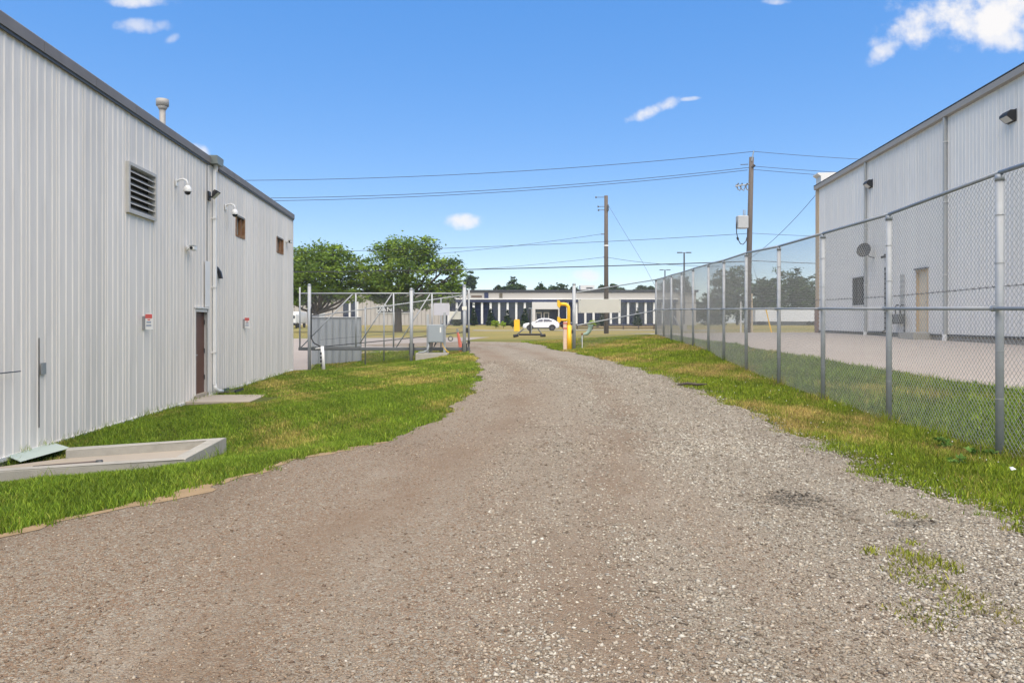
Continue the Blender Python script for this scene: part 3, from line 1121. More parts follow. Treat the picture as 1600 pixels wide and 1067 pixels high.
MB().box((rw[0] - .03, -.1, rw[2] - .06), (rw[1] + .03, .07, rw[2] - .005)).build('window_sill', M_OFFWH, wo, False)
for k in range(1, 6):
    u = rw[0] + k * (rw[1] - rw[0]) / 6
    MB().cyl((u, .05, rw[2] + .02), (u, .05, rw[3] - .02), .011, n=6).build('security_bar', M_DARKST, wo, False)
dr = MB()
dr.box((rd[0] + .05, -.09, rd[2]), (rd[1] - .05, -.05, rd[3] - .05))
dro = dr.build('door', mat('sand_door_paint', (.62, .52, .37), .5), rb, False)
fr = MB()
fr.box((rd[0], -.1, rd[2]), (rd[0] + .05, .03, rd[3]))
fr.box((rd[1] - .05, -.1, rd[2]), (rd[1], .03, rd[3]))
fr.box((rd[0] + .05, -.1, rd[3] - .05), (rd[1] - .05, .03, rd[3]))
fr.build('door_frame', M_TAN, dro, False)
MB().box((rd[0] - .05, .0, rd[3] + .01), (rd[1] + .05, .1, rd[3] + .05)).build('drip_cap', M_DARKST, dro, False)
MB().cyl((rd[0] + .13, -.05, 2.2), (rd[0] + .13, .02, 2.2), .03, n=8).build('door_knob', M_GALV, dro, False)
MB().box((rd[0] - .15, -.1, .7), (rd[1] + .15, .55, rd[2] - .02)).build('door_step', M_CONC, dro, False)


def RWp(px, n, py):
    u = RU(px)
    p = Vector((13.4, 19.3, 0)) + DR * u + Vector((-.9955, .0944, 0)) * n
    p.z = RZ(px, py)
    return p


def wall_pack(px, py, label):
    t = thing('wall_pack_light', label, 'wall light', RWp(px, 0, py), ROT_R, 'wall lights on the grey building')
    h = MB()
    h.prism([(.02, -.14), (.08, -.14), (.24, .0), (.24, .06), (.15, .15), (.02, .15)], 0, -.19, .19)
    h.build('housing', M_BLACK, t, False)
    MB().add([(-.165, .088, -.139), (.165, .088, -.139), (.165, .236, -.008), (-.165, .236, -.008)], [(0, 1, 2, 3)]).build('lens', M_LAMPW, t, False)
    MB().box((-.2, .0, -.16), (.2, .019, .17)).build('back_plate', M_DARKST, t, False)
    return t


wall_pack(1582, 183, 'dark wall light high on the grey building near the right edge')
wall_pack(1361, 288, 'dark wall light on the grey building beside the far downspout')
dish = thing('satellite_dish', 'black satellite dish on the grey building above the barred window', 'satellite dish', RWp(1366, 0, 396), ROT_R)
q = MB()
q.tube([(0, .0, -.18), (0, .2, -.12), (0, .3, .05)], .02, 8)
q.build('mast_arm', M_DARKST, dish, False)
q = MB()
nd = Vector((-.75, .6, .28)).normalized()
a1 = nd.cross(Vector((0, 0, 1))).normalized()
a2 = nd.cross(a1)
c0 = Vector((0, .38, .12))
rs = []
for r, dep in ((.03, 0), (.12, .012), (.2, .035), (.27, .07), (.275, .062), (.2, .02), (.03, -.02)):
    rs.append([c0 + nd * dep + (a1 * math.cos(2 * math.pi * i / 20) + a2 * math.sin(2 * math.pi * i / 20) * 1.08) * r for i in range(20)])
q.rings(rs)
q.build('reflector', M_BLACK, dish, False, True)
q = MB()
q.tube([c0 - a2 * -.24 + nd * .04, c0 + nd * .32 + a2 * .2], .012, 6)
q.build('feed_arm', M_DARKST, dish, False)
MB().cyl(c0 + nd * .28 + a2 * .17, c0 + nd * .40 + a2 * .2, .035, n=8).build('feed_horn', M_DARKST, dish, False)
wc = thing('wall_camera', 'small black camera on the grey building beside the satellite dish', 'security camera', RWp(1384, 0, 400), ROT_R)
MB().cbox((0, .03, 0), (.1, .05, .14), .01).build('mount', M_BLACK, wc, False)
MB().cyl((0, .06, -.03), (-.12, .2, -.06), .045, .05, 8).build('body', M_BLACK, wc, False)
um = thing('utility_meter_cluster', 'dark gas meter cluster with pipes beside the sand coloured door', 'gas meter', RWp(1408, 0, 520), ROT_R)
for du in (-.35, .05):
    mm = MB()
    mm.cbox((du, .22, .50), (.32, .22, .36), .04)
    mo = mm.build('meter', mat('meter_grey', (.13, .135, .14), .5, .2), um, False)
    MB().cyl((du, .1, .52), (du, .085, .52), .08, n=12).build('dial', M_WHITE, mo, False)
    MB().tube([(du - .1, .22, .68), (du - .1, .22, .95), (du - .02, .15, 1.0), (du, .06, 1.0)], .025, 8).build('inlet_pipe', M_DARKST, um, False)
MB().tube([(-.75, .2, -.1), (-.75, .2, .85), (.4, .2, .85)], .03, 8).build('header_pipe', M_DARKST, um, False)
MB().tube([(-.1, .05, .85), (-.1, .05, 2.1), (-.28, .05, 2.1), (-.28, .05, .9)], .022, 8).build('conduit', mat('grey_conduit', (.33, .34, .34), .5), um, False)
MB().tube([(-.9, .1, -.28), (.5, .1, -.28)], .05, 8).build('low_pipe', M_DARKST, um, False)
cd = thing('wall_conduit', 'dark conduit running down the grey building left of the meters', 'conduit', RWp(1385, 0, 520), ROT_R)
MB().tube([(0, .05, 2.5), (0, .05, .1), (.3, .05, .02), (1.6, .05, .02)], .03, 8).build('pipe', M_DARKST, cd, False)
for zz in (.6, 1.6, 2.3):
    MB().box((-.05, .0, zz), (.05, .085, zz + .03)).build('clamp', M_GALV, cd, False)

# ------------------------------------------------------------------ chain link fence


def chain_link(path, pitch, r, spikes=0.0, step=.0254 * 1.42):
    """woven wire: zigzag pickets; path = list of (x, y, zbottom, ztop) along the run"""
    P_ = np.array(path, dtype=float)
    seg = np.sqrt((np.diff(P_[:, :2], axis=0) ** 2).sum(1))
    s = np.r_[0, np.cumsum(seg)]
    n = int(s[-1] / pitch)
    V, Fa = [], []
    off = 0
    hw = pitch
    for k in range(n):
        for ph in (0,):
            s0 = k * pitch
            zb = np.interp(s0, s, P_[:, 2])
            zt = np.interp(s0, s, P_[:, 3]) + spikes
            m = max(3, int(round((zt - zb) / hw)))
            zz = np.linspace(zb, zt, m + 1)
            ss = s0 + np.where((np.arange(m + 1) + k) % 2 == 0, 0., pitch)
            if spikes and k % 2 == 0:
                zz = zz[:-2]
                ss = ss[:-2]
                m -= 2
            elif spikes:
                ss[-2:] = ss[-3]
            xx = np.interp(ss, s, P_[:, 0])
            yy = np.interp(ss, s, P_[:, 1])
            i = min(len(seg) - 1, np.searchsorted(s, s0, side='right') - 1)
            t = (P_[i + 1, :2] - P_[i, :2]) / seg[i]
            nrm = np.array([-t[1], t[0]])
            # three-sided wire: offsets along the run, and off the plane
            o3 = np.array([[t[0], t[1]], [-.5 * t[0] + .87 * nrm[0], -.5 * t[1] + .87 * nrm[1]], [-.5 * t[0] - .87 * nrm[0], -.5 * t[1] - .87 * nrm[1]]]) * r
            pts = np.stack([xx, yy, zz], 1)
            wv = np.repeat(pts[:, None, :], 3, 1)
            wv[:, :, :2] += o3[None]
            V.append(wv.reshape(-1, 3))
            idx = np.arange(m)[:, None] * 3 + np.arange(3)[None, :]
            nxt = np.arange(m)[:, None] * 3 + (np.arange(3)[None, :] + 1) % 3
            Fa.append((np.stack([idx, nxt, nxt + 3, idx + 3], -1) + off).reshape(-1))
            off += (m + 1) * 3
    return np.concatenate(V), np.concatenate(Fa)


def mesh_part(name, path, parent, pitch=.036, r=.0021, spikes=0., m=None):
    V, Fa = chain_link(path, pitch, r, spikes)
    off = ROOTLOC[parent.name]
    V = V - np.array(off)[None]
    o = place(name, np_mesh(name, V, Fa, 4, m or M_WIRE), parent)
    o['kind'] = 'stuff'
    return o


fe = thing('chain_link_fence', 'tall galvanised chain link fence running along the right of the gravel drive', 'fence', (5.2, 7.9, .1))
full = [(4.85, 2.47, .16, 3.06), (5.04, 5.18, .16, 3.08)] + FENCE
for i, (x, y, bz, tz) in enumerate(full):
    q = MB()
    r = .040 if y < 36 else .05
    q.cyl((x, y, bz - .25), (x, y, tz - .05), r, n=14)
    po = q.build('post', M_GALV, fe, smooth=True)
    MB().cyl((x, y, tz - .09), (x, y, tz - .02), r + .008, r + .004, 12).build('post_cap', M_GALVD, po, smooth=True)
    zm = EYE + (22 - .18 * (y - 7.9) / 2.71) * y / F
    MB().tube([(x - .058, y - .02, zm), (x - .058, y + .03, zm)], .034, 10).build('rail_clamp', M_GALVD, po)
    for f_ in (.2, .37, .68, .85):
        zz = bz + f_ * (tz - bz)
        MB().cyl((x, y, zz), (x, y, zz + .006), r + .006, n=10).build('tie_wire', M_WIRE, po)
for i in range(len(full) - 1):
    a, c = full[i], full[i + 1]
    MB().tube([(a[0], a[1], a[3]), (c[0], c[1], c[3])], .024, 8).build('top_rail', M_GALVD, fe, smooth=True)
    z0 = EYE + (22 - .18 * (a[1] - 7.9) / 2.71) * a[1] / F
    z1 = EYE + (22 - .18 * (c[1] - 7.9) / 2.71) * c[1] / F
    MB().tube([(a[0] - .062, a[1], z0), (c[0] - .062, c[1], z1)], .021, 8).build('mid_rail', M_GALV, fe, smooth=True)
mesh_part('chain_link_mesh', [(x + .046, y, bz - .0, tz + .0) for x, y, bz, tz in full], fe, spikes=.055, r=.0031)
# barbed strand above the middle rail
bw = MB()
pts = []
for (x, y, bz, tz) in full:
    yy = max(y, 4)
    zz = EYE + np.interp(y, [2.4, 5.2, 7.89, 10.6, 13.3, 16, 21.4, 37.7], [110, 82, 57, 41, 35.5, 34, 32.5, 28]) * y / F
    pts.append(Vector((x + .055, y, zz)))
bw.tube(pts, .004, 5)
bwo = bw.build('barbed_strand', M_DARKST, fe)
bb = MB()
for a, c in zip(pts[:-1], pts[1:]):
    n = int((c - a).length / .13)
    for k in range(n):
        p = a.lerp(c, (k + .5) / n)
        bb.tube([p + Vector((-.012, -.006, -.018)), p + Vector((.012, .006, .018))], .003, 3)
        bb.tube([p + Vector((-.012, .012, .014)), p + Vector((.012, -.012, -.014))], .003, 3)
o = bb.build('barbs', M_DARKST, bwo)
o['kind'] = 'stuff'

# ------------------------------------------------------------------ sliding gate and the fences beside it
GY = 33.0
gt = thing('sliding_gate', 'long galvanised cantilever sliding gate drawn open on the grass slope', 'gate', (-5.5, GY, .3))
gx0, gx1 = X_(466.5, GY), X_(734.5, GY)
gzb, gzt = Z_(545, GY), Z_(458.5, GY)
MB().cbox(((gx0 + gx1) / 2, GY, gzb), (gx1 - gx0, .10, .14), .015).build('track_beam', mat('dull_track_steel', (.13, .14, .145), .5, .3, .2, 6.), gt)
MB().tube([(gx0 + .1, GY, gzt), (gx1, GY, gzt)], .033, 10).build('top_rail', M_GALV, gt, smooth=True)
vpx = [468.5, 556, 615, 675, 732.5]
for i, p in enumerate(vpx):
    zt_ = gzt if 0 < i < 4 else Z_(449 if i == 0 else 452, GY)
    MB().cyl((X_(p, GY), GY, gzb + .07), (X_(p, GY), GY, zt_), .036 if i != 4 else .045, n=10).build('upright', M_GALV, gt, smooth=True)
for (xa, ya, xb, yb) in ((470, 543, 551, 459.5), (562, 537, 612, 459.5), (619, 543, 672, 459.5), (679, 540, 729, 460)):
    MB().tube([at(xa, ya, GY), at(xb, yb, GY)], .026, 8).build('brace', M_GALV, gt, smooth=True)
    break_ = None
mesh_part('chain_link_mesh', [(gx0 + .1, GY + .035, gzb, gzt), (gx1, GY + .035, gzb, gzt)], gt, .05, .0032)
for (a0, b0, a1, b1, nm, mm) in ((677, 473.5, 701.5, 492.5, 'sign_plate', M_SIGNBK), (702, 486.5, 720, 499, 'sign_plate', M_CREAM)):
    p0, p1 = at(a0, b1, GY - .06), at(a1, b0, GY - .06)
    q = MB()
    q.box((p0.x, GY + .05, p0.z), (p1.x, GY + .058, p1.z))
    q.build(nm, mm, gt)
# gate posts
for (p, top, lab) in ((482.8, 443.5, 'tall grey steel gate post nearest the ivory building'), (642.5, 450, 'grey steel gate post with rollers left of the control cabinet'), (725.5, 445, 'grey steel gate post at the left of the gate opening')):
    x = X_(p, GY - .28)
    t = thing('gate_post', lab, 'post', (x, GY - .22, h1(x, GY - .22)), 0, 'gate posts')
    ztp = Z_(top, GY - .22)
    MB().cyl((x, GY - .22, t.location.z - .3), (x, GY - .22, ztp - .08), .075, n=16).build('shaft', M_GALV, t, smooth=True)
    MB().dome((x, GY - .22, ztp - .08), .085, 14, 4, lower=False).build('cap', M_GALVD, t, smooth=True)
    if p > 500:
        zz = gzb
        for dz in (-.16, .13):
            MB().cyl((x - .0, GY - .14, zz + dz), (x, GY + .04, zz + dz), .065, n=12).build('roller', M_BLACK, t)
        MB().box((x - .12, GY - .15, zz - .28), (x + .12, GY - .125, zz + .25)).build('roller_plate', M_DARKST, t)
        MB().box((x - .1, GY - .16, gzt - .1), (x + .1, GY + .05, gzt + .12)).build('top_guide', M_GALVD, t)
    if p < 500:
        MB().tube([(x + .09, GY - .25, Z_(482, GY)), (x + .09, GY - .25, Z_(528, GY)), (x + .22, GY - .25, Z_(536, GY)), (x + .5, GY - .25, Z_(541, GY))], .03, 8).build('cable_conduit', M_BLACK, t)
    if p > 700:
        MB().box((x - .1, GY - .31, Z_(484.5, GY)), (x + .11, GY - .302, Z_(479, GY))).build('small_sign', M_CREAM, t)
        MB().box((x + .08, GY - .28, Z_(520, GY)), (x + .17, GY - .16, Z_(512, GY))).build('limit_switch', M_BLACK, t)
        MB().box((x + .14, GY - .28, Z_(537, GY)), (x + .25, GY - .16, Z_(532, GY))).build('limit_switch', M_BLACK, t)
x = X_(563.8, GY - .5)
t = thing('fence_post', 'thin grey fence post in the grass behind the slatted panels', 'post', (x, GY + .5, h1(x, GY + .5)), 0)
MB().cyl((x, GY + .5, t.location.z - .2), (x, GY + .5, Z_(480, GY)), .033, n=10).build('shaft', M_GALVD, t, smooth=True)
MB().dome((x, GY + .5, Z_(480, GY)), .04, 10, 3, lower=False).build('cap', M_GALVD, t)
# sloping chain link fence behind the gate
SY = 34.3
sf = thing('chain_link_fence', 'sloping chain link fence with slanted rails behind the sliding gate', 'fence', (-5.5, SY, 0))
sa, sb_ = at(485, 495, SY), at(724, 461.5, SY)
MB().tube([sa, sb_], .026, 8).build('top_rail', M_GALV, sf, smooth=True)
la, lb_ = at(500, 542, SY), at(724, 519, SY)
MB().tube([la, la.lerp(lb_, .5) + Vector((0, 0, -.02)), lb_], .022, 8).build('lower_rail', M_DARKST, sf, smooth=True)
MB().tube([at(500, 531, SY), at(724, 512, SY)], .008, 5).build('tension_wire', M_DARKST, sf)
for p in (600, 689):
    f_ = (p - 485) / 239
    top = sa.lerp(sb_, f_)
    zb = h1(top.x, SY)
    MB().cyl((top.x, SY, zb - .2), (top.x, SY, top.z), .03, n=10).build('post', M_GALVD, sf, smooth=True)
path = []
for f_ in (.34, .5, .75, 1.):
    p = sa.lerp(sb_, f_)
    path.append((p.x, SY + .03, h1(p.x, SY), p.z))
mesh_part('chain_link_mesh', path, sf, .05, .0024)
# slatted panels
PY_ = 34.9
pv = thing('slatted_fence', 'grey privacy slat fence panels beside the ivory building corner', 'fence', (-8.3, PY_, -.5))
edges = [486.5, 498, 509.5, 520, 531, 541, 551, 564.5]
for i in range(len(edges) - 1):
    xa, xb = X_(edges[i], PY_), X_(edges[i + 1], PY_)
    yo = .0
    zt_ = Z_(496 - .0 * i, PY_)
    q = MB()
    n = 5
    for k in range(n):
        a0 = xa + (xb - xa) * k / n
        a1 = xa + (xb - xa) * (k + 1) / n
        q.box((a0 + .003, PY_ + (.0 if k % 2 else .008), min(h1(xa, PY_), h1(xb, PY_)) - .1), (a1 - .003, PY_ + .02 + (.0 if k % 2 else .008), zt_))
    q.build('slat_panel', M_SLAT, pv)
    MB().cyl((xb, PY_ - .03, h1(xb, PY_) - .2), (xb, PY_ - .03, zt_ + .03), .02, n=8).build('panel_post', M_GALVD, pv)
MB().tube([(X_(485, PY_), PY_ - .025, Z_(496, PY_)), (X_(565, PY_), PY_ - .025, Z_(496, PY_))], .025, 8).build('top_rail', M_GALV, pv)
MB().tube([(X_(485, PY_), PY_ - .025, Z_(541, PY_)), (X_(565, PY_), PY_ - .025, Z_(541, PY_))], .018, 8).build('mid_rail', M_GALVD, pv)

# white marker post with black numerals
wx = X_(504.5, 32.2)
wp = thing('marker_post', 'short white post with black marks leaning before the slatted fence', 'post', (wx, 32.2, h1(wx, 32.2)))
zb = wp.location.z
q = MB()
q.tube([(wx + .05, 32.2, zb - .2), (wx - .03, 32.2, Z_(541, 32.2))], .075, 12)
q.build('shaft', M_WHITE, wp, smooth=True)
for k, zz in enumerate((.22, .4, .56, .74)):
    MB().box((wx - .085 - .02 * zz, 32.11, zb + zz), (wx - .02 - .02 * zz, 32.135, zb + zz + .11)).build('black_mark', M_BLACK, wp)
MB().tube([(wx - .03, 32.2, Z_(543, 32.2)), (wx - .32, 32.2, Z_(545, 32.2))], .03, 8).build('side_pipe', M_OFFWH, wp)

# control cabinet on its concrete plinth
CY = 32.4
cz0 = Z_(561, CY)
cb = thing('gate_control_cabinet', 'grey gate control cabinet on two posts over a concrete base', 'control cabinet', (X_(682, CY), CY, cz0))
MB().cbox(((X_(650.5, CY) + X_(700, CY)) / 2, CY + .1, (Z_(551.5, CY) + cz0 - .3) / 2), (X_(700, CY) - X_(650.5, CY), .8, Z_(551.5, CY) - cz0 + .3), .02).build('concrete_base', M_CONC, cb)
for p, tp in ((668, 491), (694.3, 488)):
    MB().cbox((X_(p, CY), CY + .12, (Z_(551, CY) + Z_(tp, CY)) / 2), (.10, .10, Z_(tp, CY) - Z_(551, CY)), .01).build('post', M_GALV, cb)
p0, p1 = at(669.5, 535, CY), at(693.5, 507, CY)
bx_ = MB()
bx_.cbox(((p0.x + p1.x) / 2, CY - .08, (p0.z + p1.z) / 2), (p1.x - p0.x, .30, p1.z - p0.z), .015)
cbo = bx_.build('cabinet', M_GREYCAB, cb)
MB().box((p0.x + .03, CY - .246, p0.z + .04), (p1.x - .03, CY - .231, p1.z - .03)).build('cabinet_door', M_GREYCAB, cbo)
MB().box((X_(688, CY), CY - .252, Z_(519.5, CY)), (X_(690.2, CY), CY - .247, Z_(511.5, CY))).build('white_label', M_WHITE, cbo)
for p, q_ in ((672.5, 0), (675, 0), (681, -.3), (690.5, .3)):
    xx = X_(p, CY)
    MB().tube([(xx, CY - .05, p0.z), (xx + q_ * .3, CY - .05, (p0.z + Z_(551, CY)) / 2), (xx + q_, CY - .05, Z_(551, CY))], .02 if p < 690 else .014, 8).build('conduit', M_DARKST if p < 690 else M_YELL, cb)
MB().tube([(X_(671, CY), CY - .1, p0.z), (X_(669, CY), CY - .1, Z_(547, CY)), (X_(662, CY), CY - .1, Z_(550, CY)), (X_(654, CY), CY - .1, Z_(550.5, CY))], .045, 8).build('bent_conduit', M_GALVD, cb, smooth=True)
os_ = thing('marker_stake', 'leaning orange fibreglass stake beside the gate post', 'stake', (X_(720, 33.4), 33.4, h1(X_(720, 33.4), 33.4)))
MB().tube([at(721, 548, 33.4), at(715, 518, 33.4)], [.11, .04], 8).build('stake', M_ORANGE, os_)
MB().tube([at(715.2, 519, 33.4), at(714.4, 514, 33.4)], .05, 8).build('stake_top', M_GALV, os_)
wh = thing('hand_wheel', 'small round wheel hung on the fence right of the control cabinet', 'wheel', at(704, 529, 33.6))
q = MB()
c = at(704, 529, 33.6)
q.tube([c + Vector((.1 * math.cos(k * math.pi / 8), 0, .1 * math.sin(k * math.pi / 8))) for k in range(17)], .024, 6)
q.build('rim', M_DARKST, wh)
MB().cyl(c + Vector((0, .02, 0)), c + Vector((0, -.02, 0)), .075, n=14).build('disc', M_CREAM, wh)
MB().tube([c + Vector((0, .1, 0)), c + Vector((0, .65, .0))], .015, 6).build('hanger', M_DARKST, wh)

# right gate post, fence return to the corner
x = X_(897, 33.0)
t = thing('gate_post', 'grey steel gate post at the right of the gate opening', 'post', (x, 33.0, h1(x, 33)), 0, 'gate posts')
MB().cyl((x, 33, t.location.z - .3), (x, 33, Z_(445, 33)), .075, n=16).build('shaft', M_GALV, t, smooth=True)
MB().dome((x, 33, Z_(445, 33)), .085, 14, 4, lower=False).build('cap', M_GALVD, t, smooth=True)
MB().box((x - .17, 32.88, Z_(521, 33)), (x - .085, 33.02, Z_(515.5, 33))).build('latch_box', M_BLACK, t)
MB().box((x - .3, 32.97, Z_(505, 33)), (x - .08, 33.01, Z_(503.5, 33))).build('latch_arm', M_GALV, t)
MB().cyl((x - .17, 32.9, t.location.z - .1), (x - .17, 32.9, Z_(541, 33)), .02, n=8).build('ground_stop', M_WHITE, t)
rf = thing('chain_link_fence', 'chain link fence rising from the right gate post to the fence corner', 'fence', (5, 35, .5))
A0, A1 = at(901, 457, 33.05), at(1025, 437, 37.7)
B0, B1 = at(901, 508.5, 33.05), at(1025, 485, 37.7)
MB().tube([A0, A1], .026, 8).build('top_rail', M_GALVD, rf, smooth=True)
MB().tube([B0, B1], .026, 8).build('mid_rail', M_GALV, rf, smooth=True)
MB().tube([B0 - (A0 - B0) * .95, B1 - (A1 - B1) * .8], .008, 5).build('tension_wire', M_WIRE, rf)
path = [(A0.x, A0.y + .03, h1(A0.x, 33), A0.z)]
for f_ in (.33, .66, 1.):
    p = A0.lerp(A1, f_)
    path.append((p.x, p.y + .03, h1(p.x, p.y), p.z))
mesh_part('chain_link_mesh', path, rf, .05, .0024)
bd = thing('cream_board', 'large blank cream board wired to the fence right of the gate', 'sign board', at(938, 478, 34.3))
c0_, c1_ = at(904.5, 488.5, 33.35), at(970.5, 467, 35.7)
q = MB()
dd_ = Vector((c1_.x - c0_.x, c1_.y - c0_.y, 0))
nn2 = Vector((-dd_.y, dd_.x, 0)).normalized() * .02
zlo0, zhi0, zlo1, zhi1 = Z_(489, 33.35), Z_(467.5, 33.35), Z_(488.5, 35.7), Z_(467, 35.7)
f0 = Vector((c0_.x, c0_.y + .09, 0))
f1 = Vector((c1_.x, c1_.y + .09, 0))
q.rings([[(f0.x, f0.y, zlo0), (f1.x, f1.y, zlo1), (f1.x, f1.y, zhi1), (f0.x, f0.y, zhi0)], [(f0.x + nn2.x, f0.y + nn2.y, zlo0), (f1.x + nn2.x, f1.y + nn2.y, zlo1), (f1.x + nn2.x, f1.y + nn2.y, zhi1), (f0.x + nn2.x, f0.y + nn2.y, zhi0)]])
q.build('board', M_CREAM, bd)
for f_ in (.03, .97):
    for zz in (.06, .94):
        p = f0.lerp(f1, f_)
        z = (zlo0 + (zlo1 - zlo0) * f_) * (1 - zz) + (zhi0 + (zhi1 - zhi0) * f_) * zz
        MB().cyl((p.x, p.y - .004, z), (p.x, p.y - .02, z), .03, n=8).build('fixing', M_GALVD, bd)
# yellow gooseneck reader post with its protective sleeve
yx = X_(888.5, 32.3)
zb = h1(yx, 32.3)
yp_ = thing('gooseneck_reader_post', 'yellow gooseneck post with two flared reader heads by the gate opening', 'reader post', (yx, 32.3, zb))
zt_ = Z_(473.5, 32.3)
q = MB()
q.tube([(yx + .02, 32.3, zb - .2), (yx - .0, 32.3, zt_ - .25)] + [(yx - .2 + .2 * math.cos(a), 32.3, zt_ - .25 + .2 * math.sin(a)) for a in (.4, .8, 1.2, 1.57)] + [(yx - .38, 32.3, zt_ - .05)], .075, 12)
q.build('post', M_YELL, yp_, smooth=True)
q = MB()
q.cyl((yx + .03, 32.3, zb - .15), (yx + .02, 32.3, Z_(508, 32.3)), .115, .095, 14)
q.build('post_sleeve', M_YELL, yp_, smooth=True)
q = MB()
q.cbox((yx - .16, 32.3, (zb - .1 + Z_(503, 32.3)) / 2), (.16, .20, Z_(503, 32.3) - zb + .1), .03)
q.build('sleeve', M_PINKC, yp_)
MB().tube([(yx - .05, 32.3, Z_(500, 32.3)), (yx - .38, 32.3, Z_(500, 32.3))], .05, 10).build('lower_arm', M_YELL, yp_, smooth=True)
for zc, w_ in ((zt_ - .06, .17), (Z_(500, 32.3), .13)):
    q = MB()
    q.rings([[(yx - .36, 32.3 + s_ * .07, zc + e_ * .07) for s_, e_ in ((-1, -1), (1, -1), (1, 1), (-1, 1))], [(yx - .41, 32.3 + s_ * w_ * .8, zc + e_ * w_ - .0) for s_, e_ in ((-1, -1), (1, -1), (1, 1), (-1, 1))], [(yx - .5, 32.3 + s_ * w_ * .8, zc + e_ * w_ * (.35 if e_ < 0 else 1.1)) for s_, e_ in ((-1, -1), (1, -1), (1, 1), (-1, 1))]])
    q.build('reader_head', M_YELL, yp_)
for zz in (505, 513):
    MB().box((yx - .245, 32.19, Z_(zz + 1, 32.3)), (yx - .075, 32.199, Z_(zz - 1, 32.3))).build('red_mark', M_RED, yp_)
# pale green vent pipe and white stake
gp = thing('vent_pipe', 'pale green bent pipe in the grass behind the right gate post', 'pipe', at(922, 522, 36.0))
q = MB()
pth = [at(908, 525, 36), at(911, 522.5, 36), at(917, 521.5, 36), at(921, 517, 36), at(922.5, 511, 36), at(922.5, 508, 36)]
pth[0].z -= .3
q.tube(pth, [.04, .06, .09, .10, .10, .10], 10)
q.build('pipe', M_PIPEG, gp, smooth=True)
MB().cyl(at(922.5, 509.5, 36), at(922.5, 507.2, 36), .13, n=12).build('flange', M_PIPEG, gp)
ws = thing('white_stake', 'thin white stake with a rusty cap beside the right gate post', 'stake', at(909.7, 544, 33.2))
MB().cyl(at(909.7, 549, 33.2), at(909.7, 523, 33.2), .018, n=8).build('rod', M_WHITE, ws)
MB().cyl(at(909.7, 523.5, 33.2), at(909.7, 520.5, 33.2), .05, n=10).build('cap', M_RUST, ws)

# ------------------------------------------------------------------ far office building
BY = 121.0
fb = thing('office_building', 'long low beige and navy office building across the lawn', 'building', (0, BY, 1.1))
fz0 = 1.14


def bx2(px0, px1, py0, py1, y0, y1):
    """box from picture bounds at the office front; y0..y1 are offsets from the front"""
    return (X_(px0, BY), BY + y0, Z_(py1, BY)), (X_(px1, BY), BY + y1, Z_(py0, BY))


def fpart(name, m, px0, px1, py0, py1, y0, y1, parent=fb):
    lo, hi = bx2(px0, px1, py0, py1, y0, y1)
    return MB().box(lo, hi).build(name, m, parent)


fpart('wall', M_BEIGE, 330, 1090, 456.5, 515, 1.0, 30)
fpart('roof_fascia', mat('dark_roof_edge', (.035, .038, .045), .5), 328, 1092, 452.8, 456.6, .3, 30.2)
# ribbed cladding of the left wing
q = MB()
xa, xb = X_(332, BY), X_(690, BY)
x = xa
while x < xb - .3:
    if not (X_(531.5, BY) < x + .15 and x < X_(557.5, BY)):
        q.box((x, BY + .86, fz0 - .2), (x + .62, BY + 1.02, Z_(457, BY)))
    x += .70
q.build('cladding_ribs', M_BEIGE, fb)['kind'] = 'stuff'
for p0, p1 in ((534, 543), (546.5, 555.5)):
    w = fpart('window', M_GLASSB, p0, p1, 470, 499, .92, 1.1)
    fpart('mullion', M_WHITE, p1 + .2, p1 + 2.8, 469, 499.5, .8, 1.1, w)
for p in (497, 517):
    fpart('window', M_BLACK, p, p + 1.8, 480, 489, .84, 1.1)
# right wing: white band, navy fascia, panes between pilasters
fpart('white_band', mat('office_white_band', (.40, .38, .35), .6, 0, .05, .6), 690, 1060, 457.2, 466.2, .45, 1.1)
fpart('white_strip', M_WHITE, 690, 1060, 466.2, 467.9, .0, 1.1)
fpart('navy_fascia', M_NAVY, 690, 1060, 467.9, 472.2, .1, 1.1)
fpart('navy_base', M_NAVY, 690, 1060, 505.5, 509, .5, 1.1)
pil = [700.5, 713.5, 726.7, 739.9, 753, 766.5, 779.8, 793.2, 806.7, 820.1, 887, 901, 915, 928, 941.6, 955, 968.5, 982, 996, 1009.5, 1023, 1036.5, 1050]
for i, p in enumerate(pil):
    fpart('pilaster', M_WHITE, p - 1.65, p + 1.65, 472.3, 506, .35, 1.05)
ed = [690] + pil + [1060]
for a, c in zip(ed[:-1], ed[1:]):
    if a == 820.1:
        fpart('pane', M_GLASSB, a + 1.7, 831, 472.4, 505.4, .8, 1.02)
        fpart('pane', M_GLASSB, 873.5, c - 1.7, 472.4, 505.4, .8, 1.02)
        continue
    pn = fpart('pane', M_GLASSB, a + 1.7, c - 1.7, 472.4, 505.4, .8, 1.02)
    fpart('transom', M_NAVY, a + 1.7, c - 1.7, 483, 483.8, .74, .79, pn)
# entrance portal
M_PORT = mat('portal_white', (.55, .54, .52), .6, 0, .04, 1.)
en = fpart('entrance_portal', M_PORT, 831.2, 873.2, 472.4, 483.4, -1.6, 1.0)
fpart('portal_leg', M_PORT, 831.2, 836, 483.4, 508.5, -1.6, 1.0, en)
fpart('portal_leg', M_PORT, 871.4, 873.2, 483.4, 508.5, -1.6, 1.0, en)
fpart('lobby_glass', M_GLASSB, 836, 871.4, 483.4, 508, .3, .4, en)
for p0, p1 in ((837.2, 846.5), (849.6, 858)):
    dq = MB()
    for (a, c, t_, d_) in ((p0, p0 + 1.2, 488, 508), (p1 - 1.2, p1, 488, 508), (p0 + 1.2, p1 - 1.2, 488, 489.4)):
        lo, hi = bx2(a, c, t_, d_, .18, .28)
        dq.box(lo, hi)
    dq.build('glass_door', M_WHITE, en)
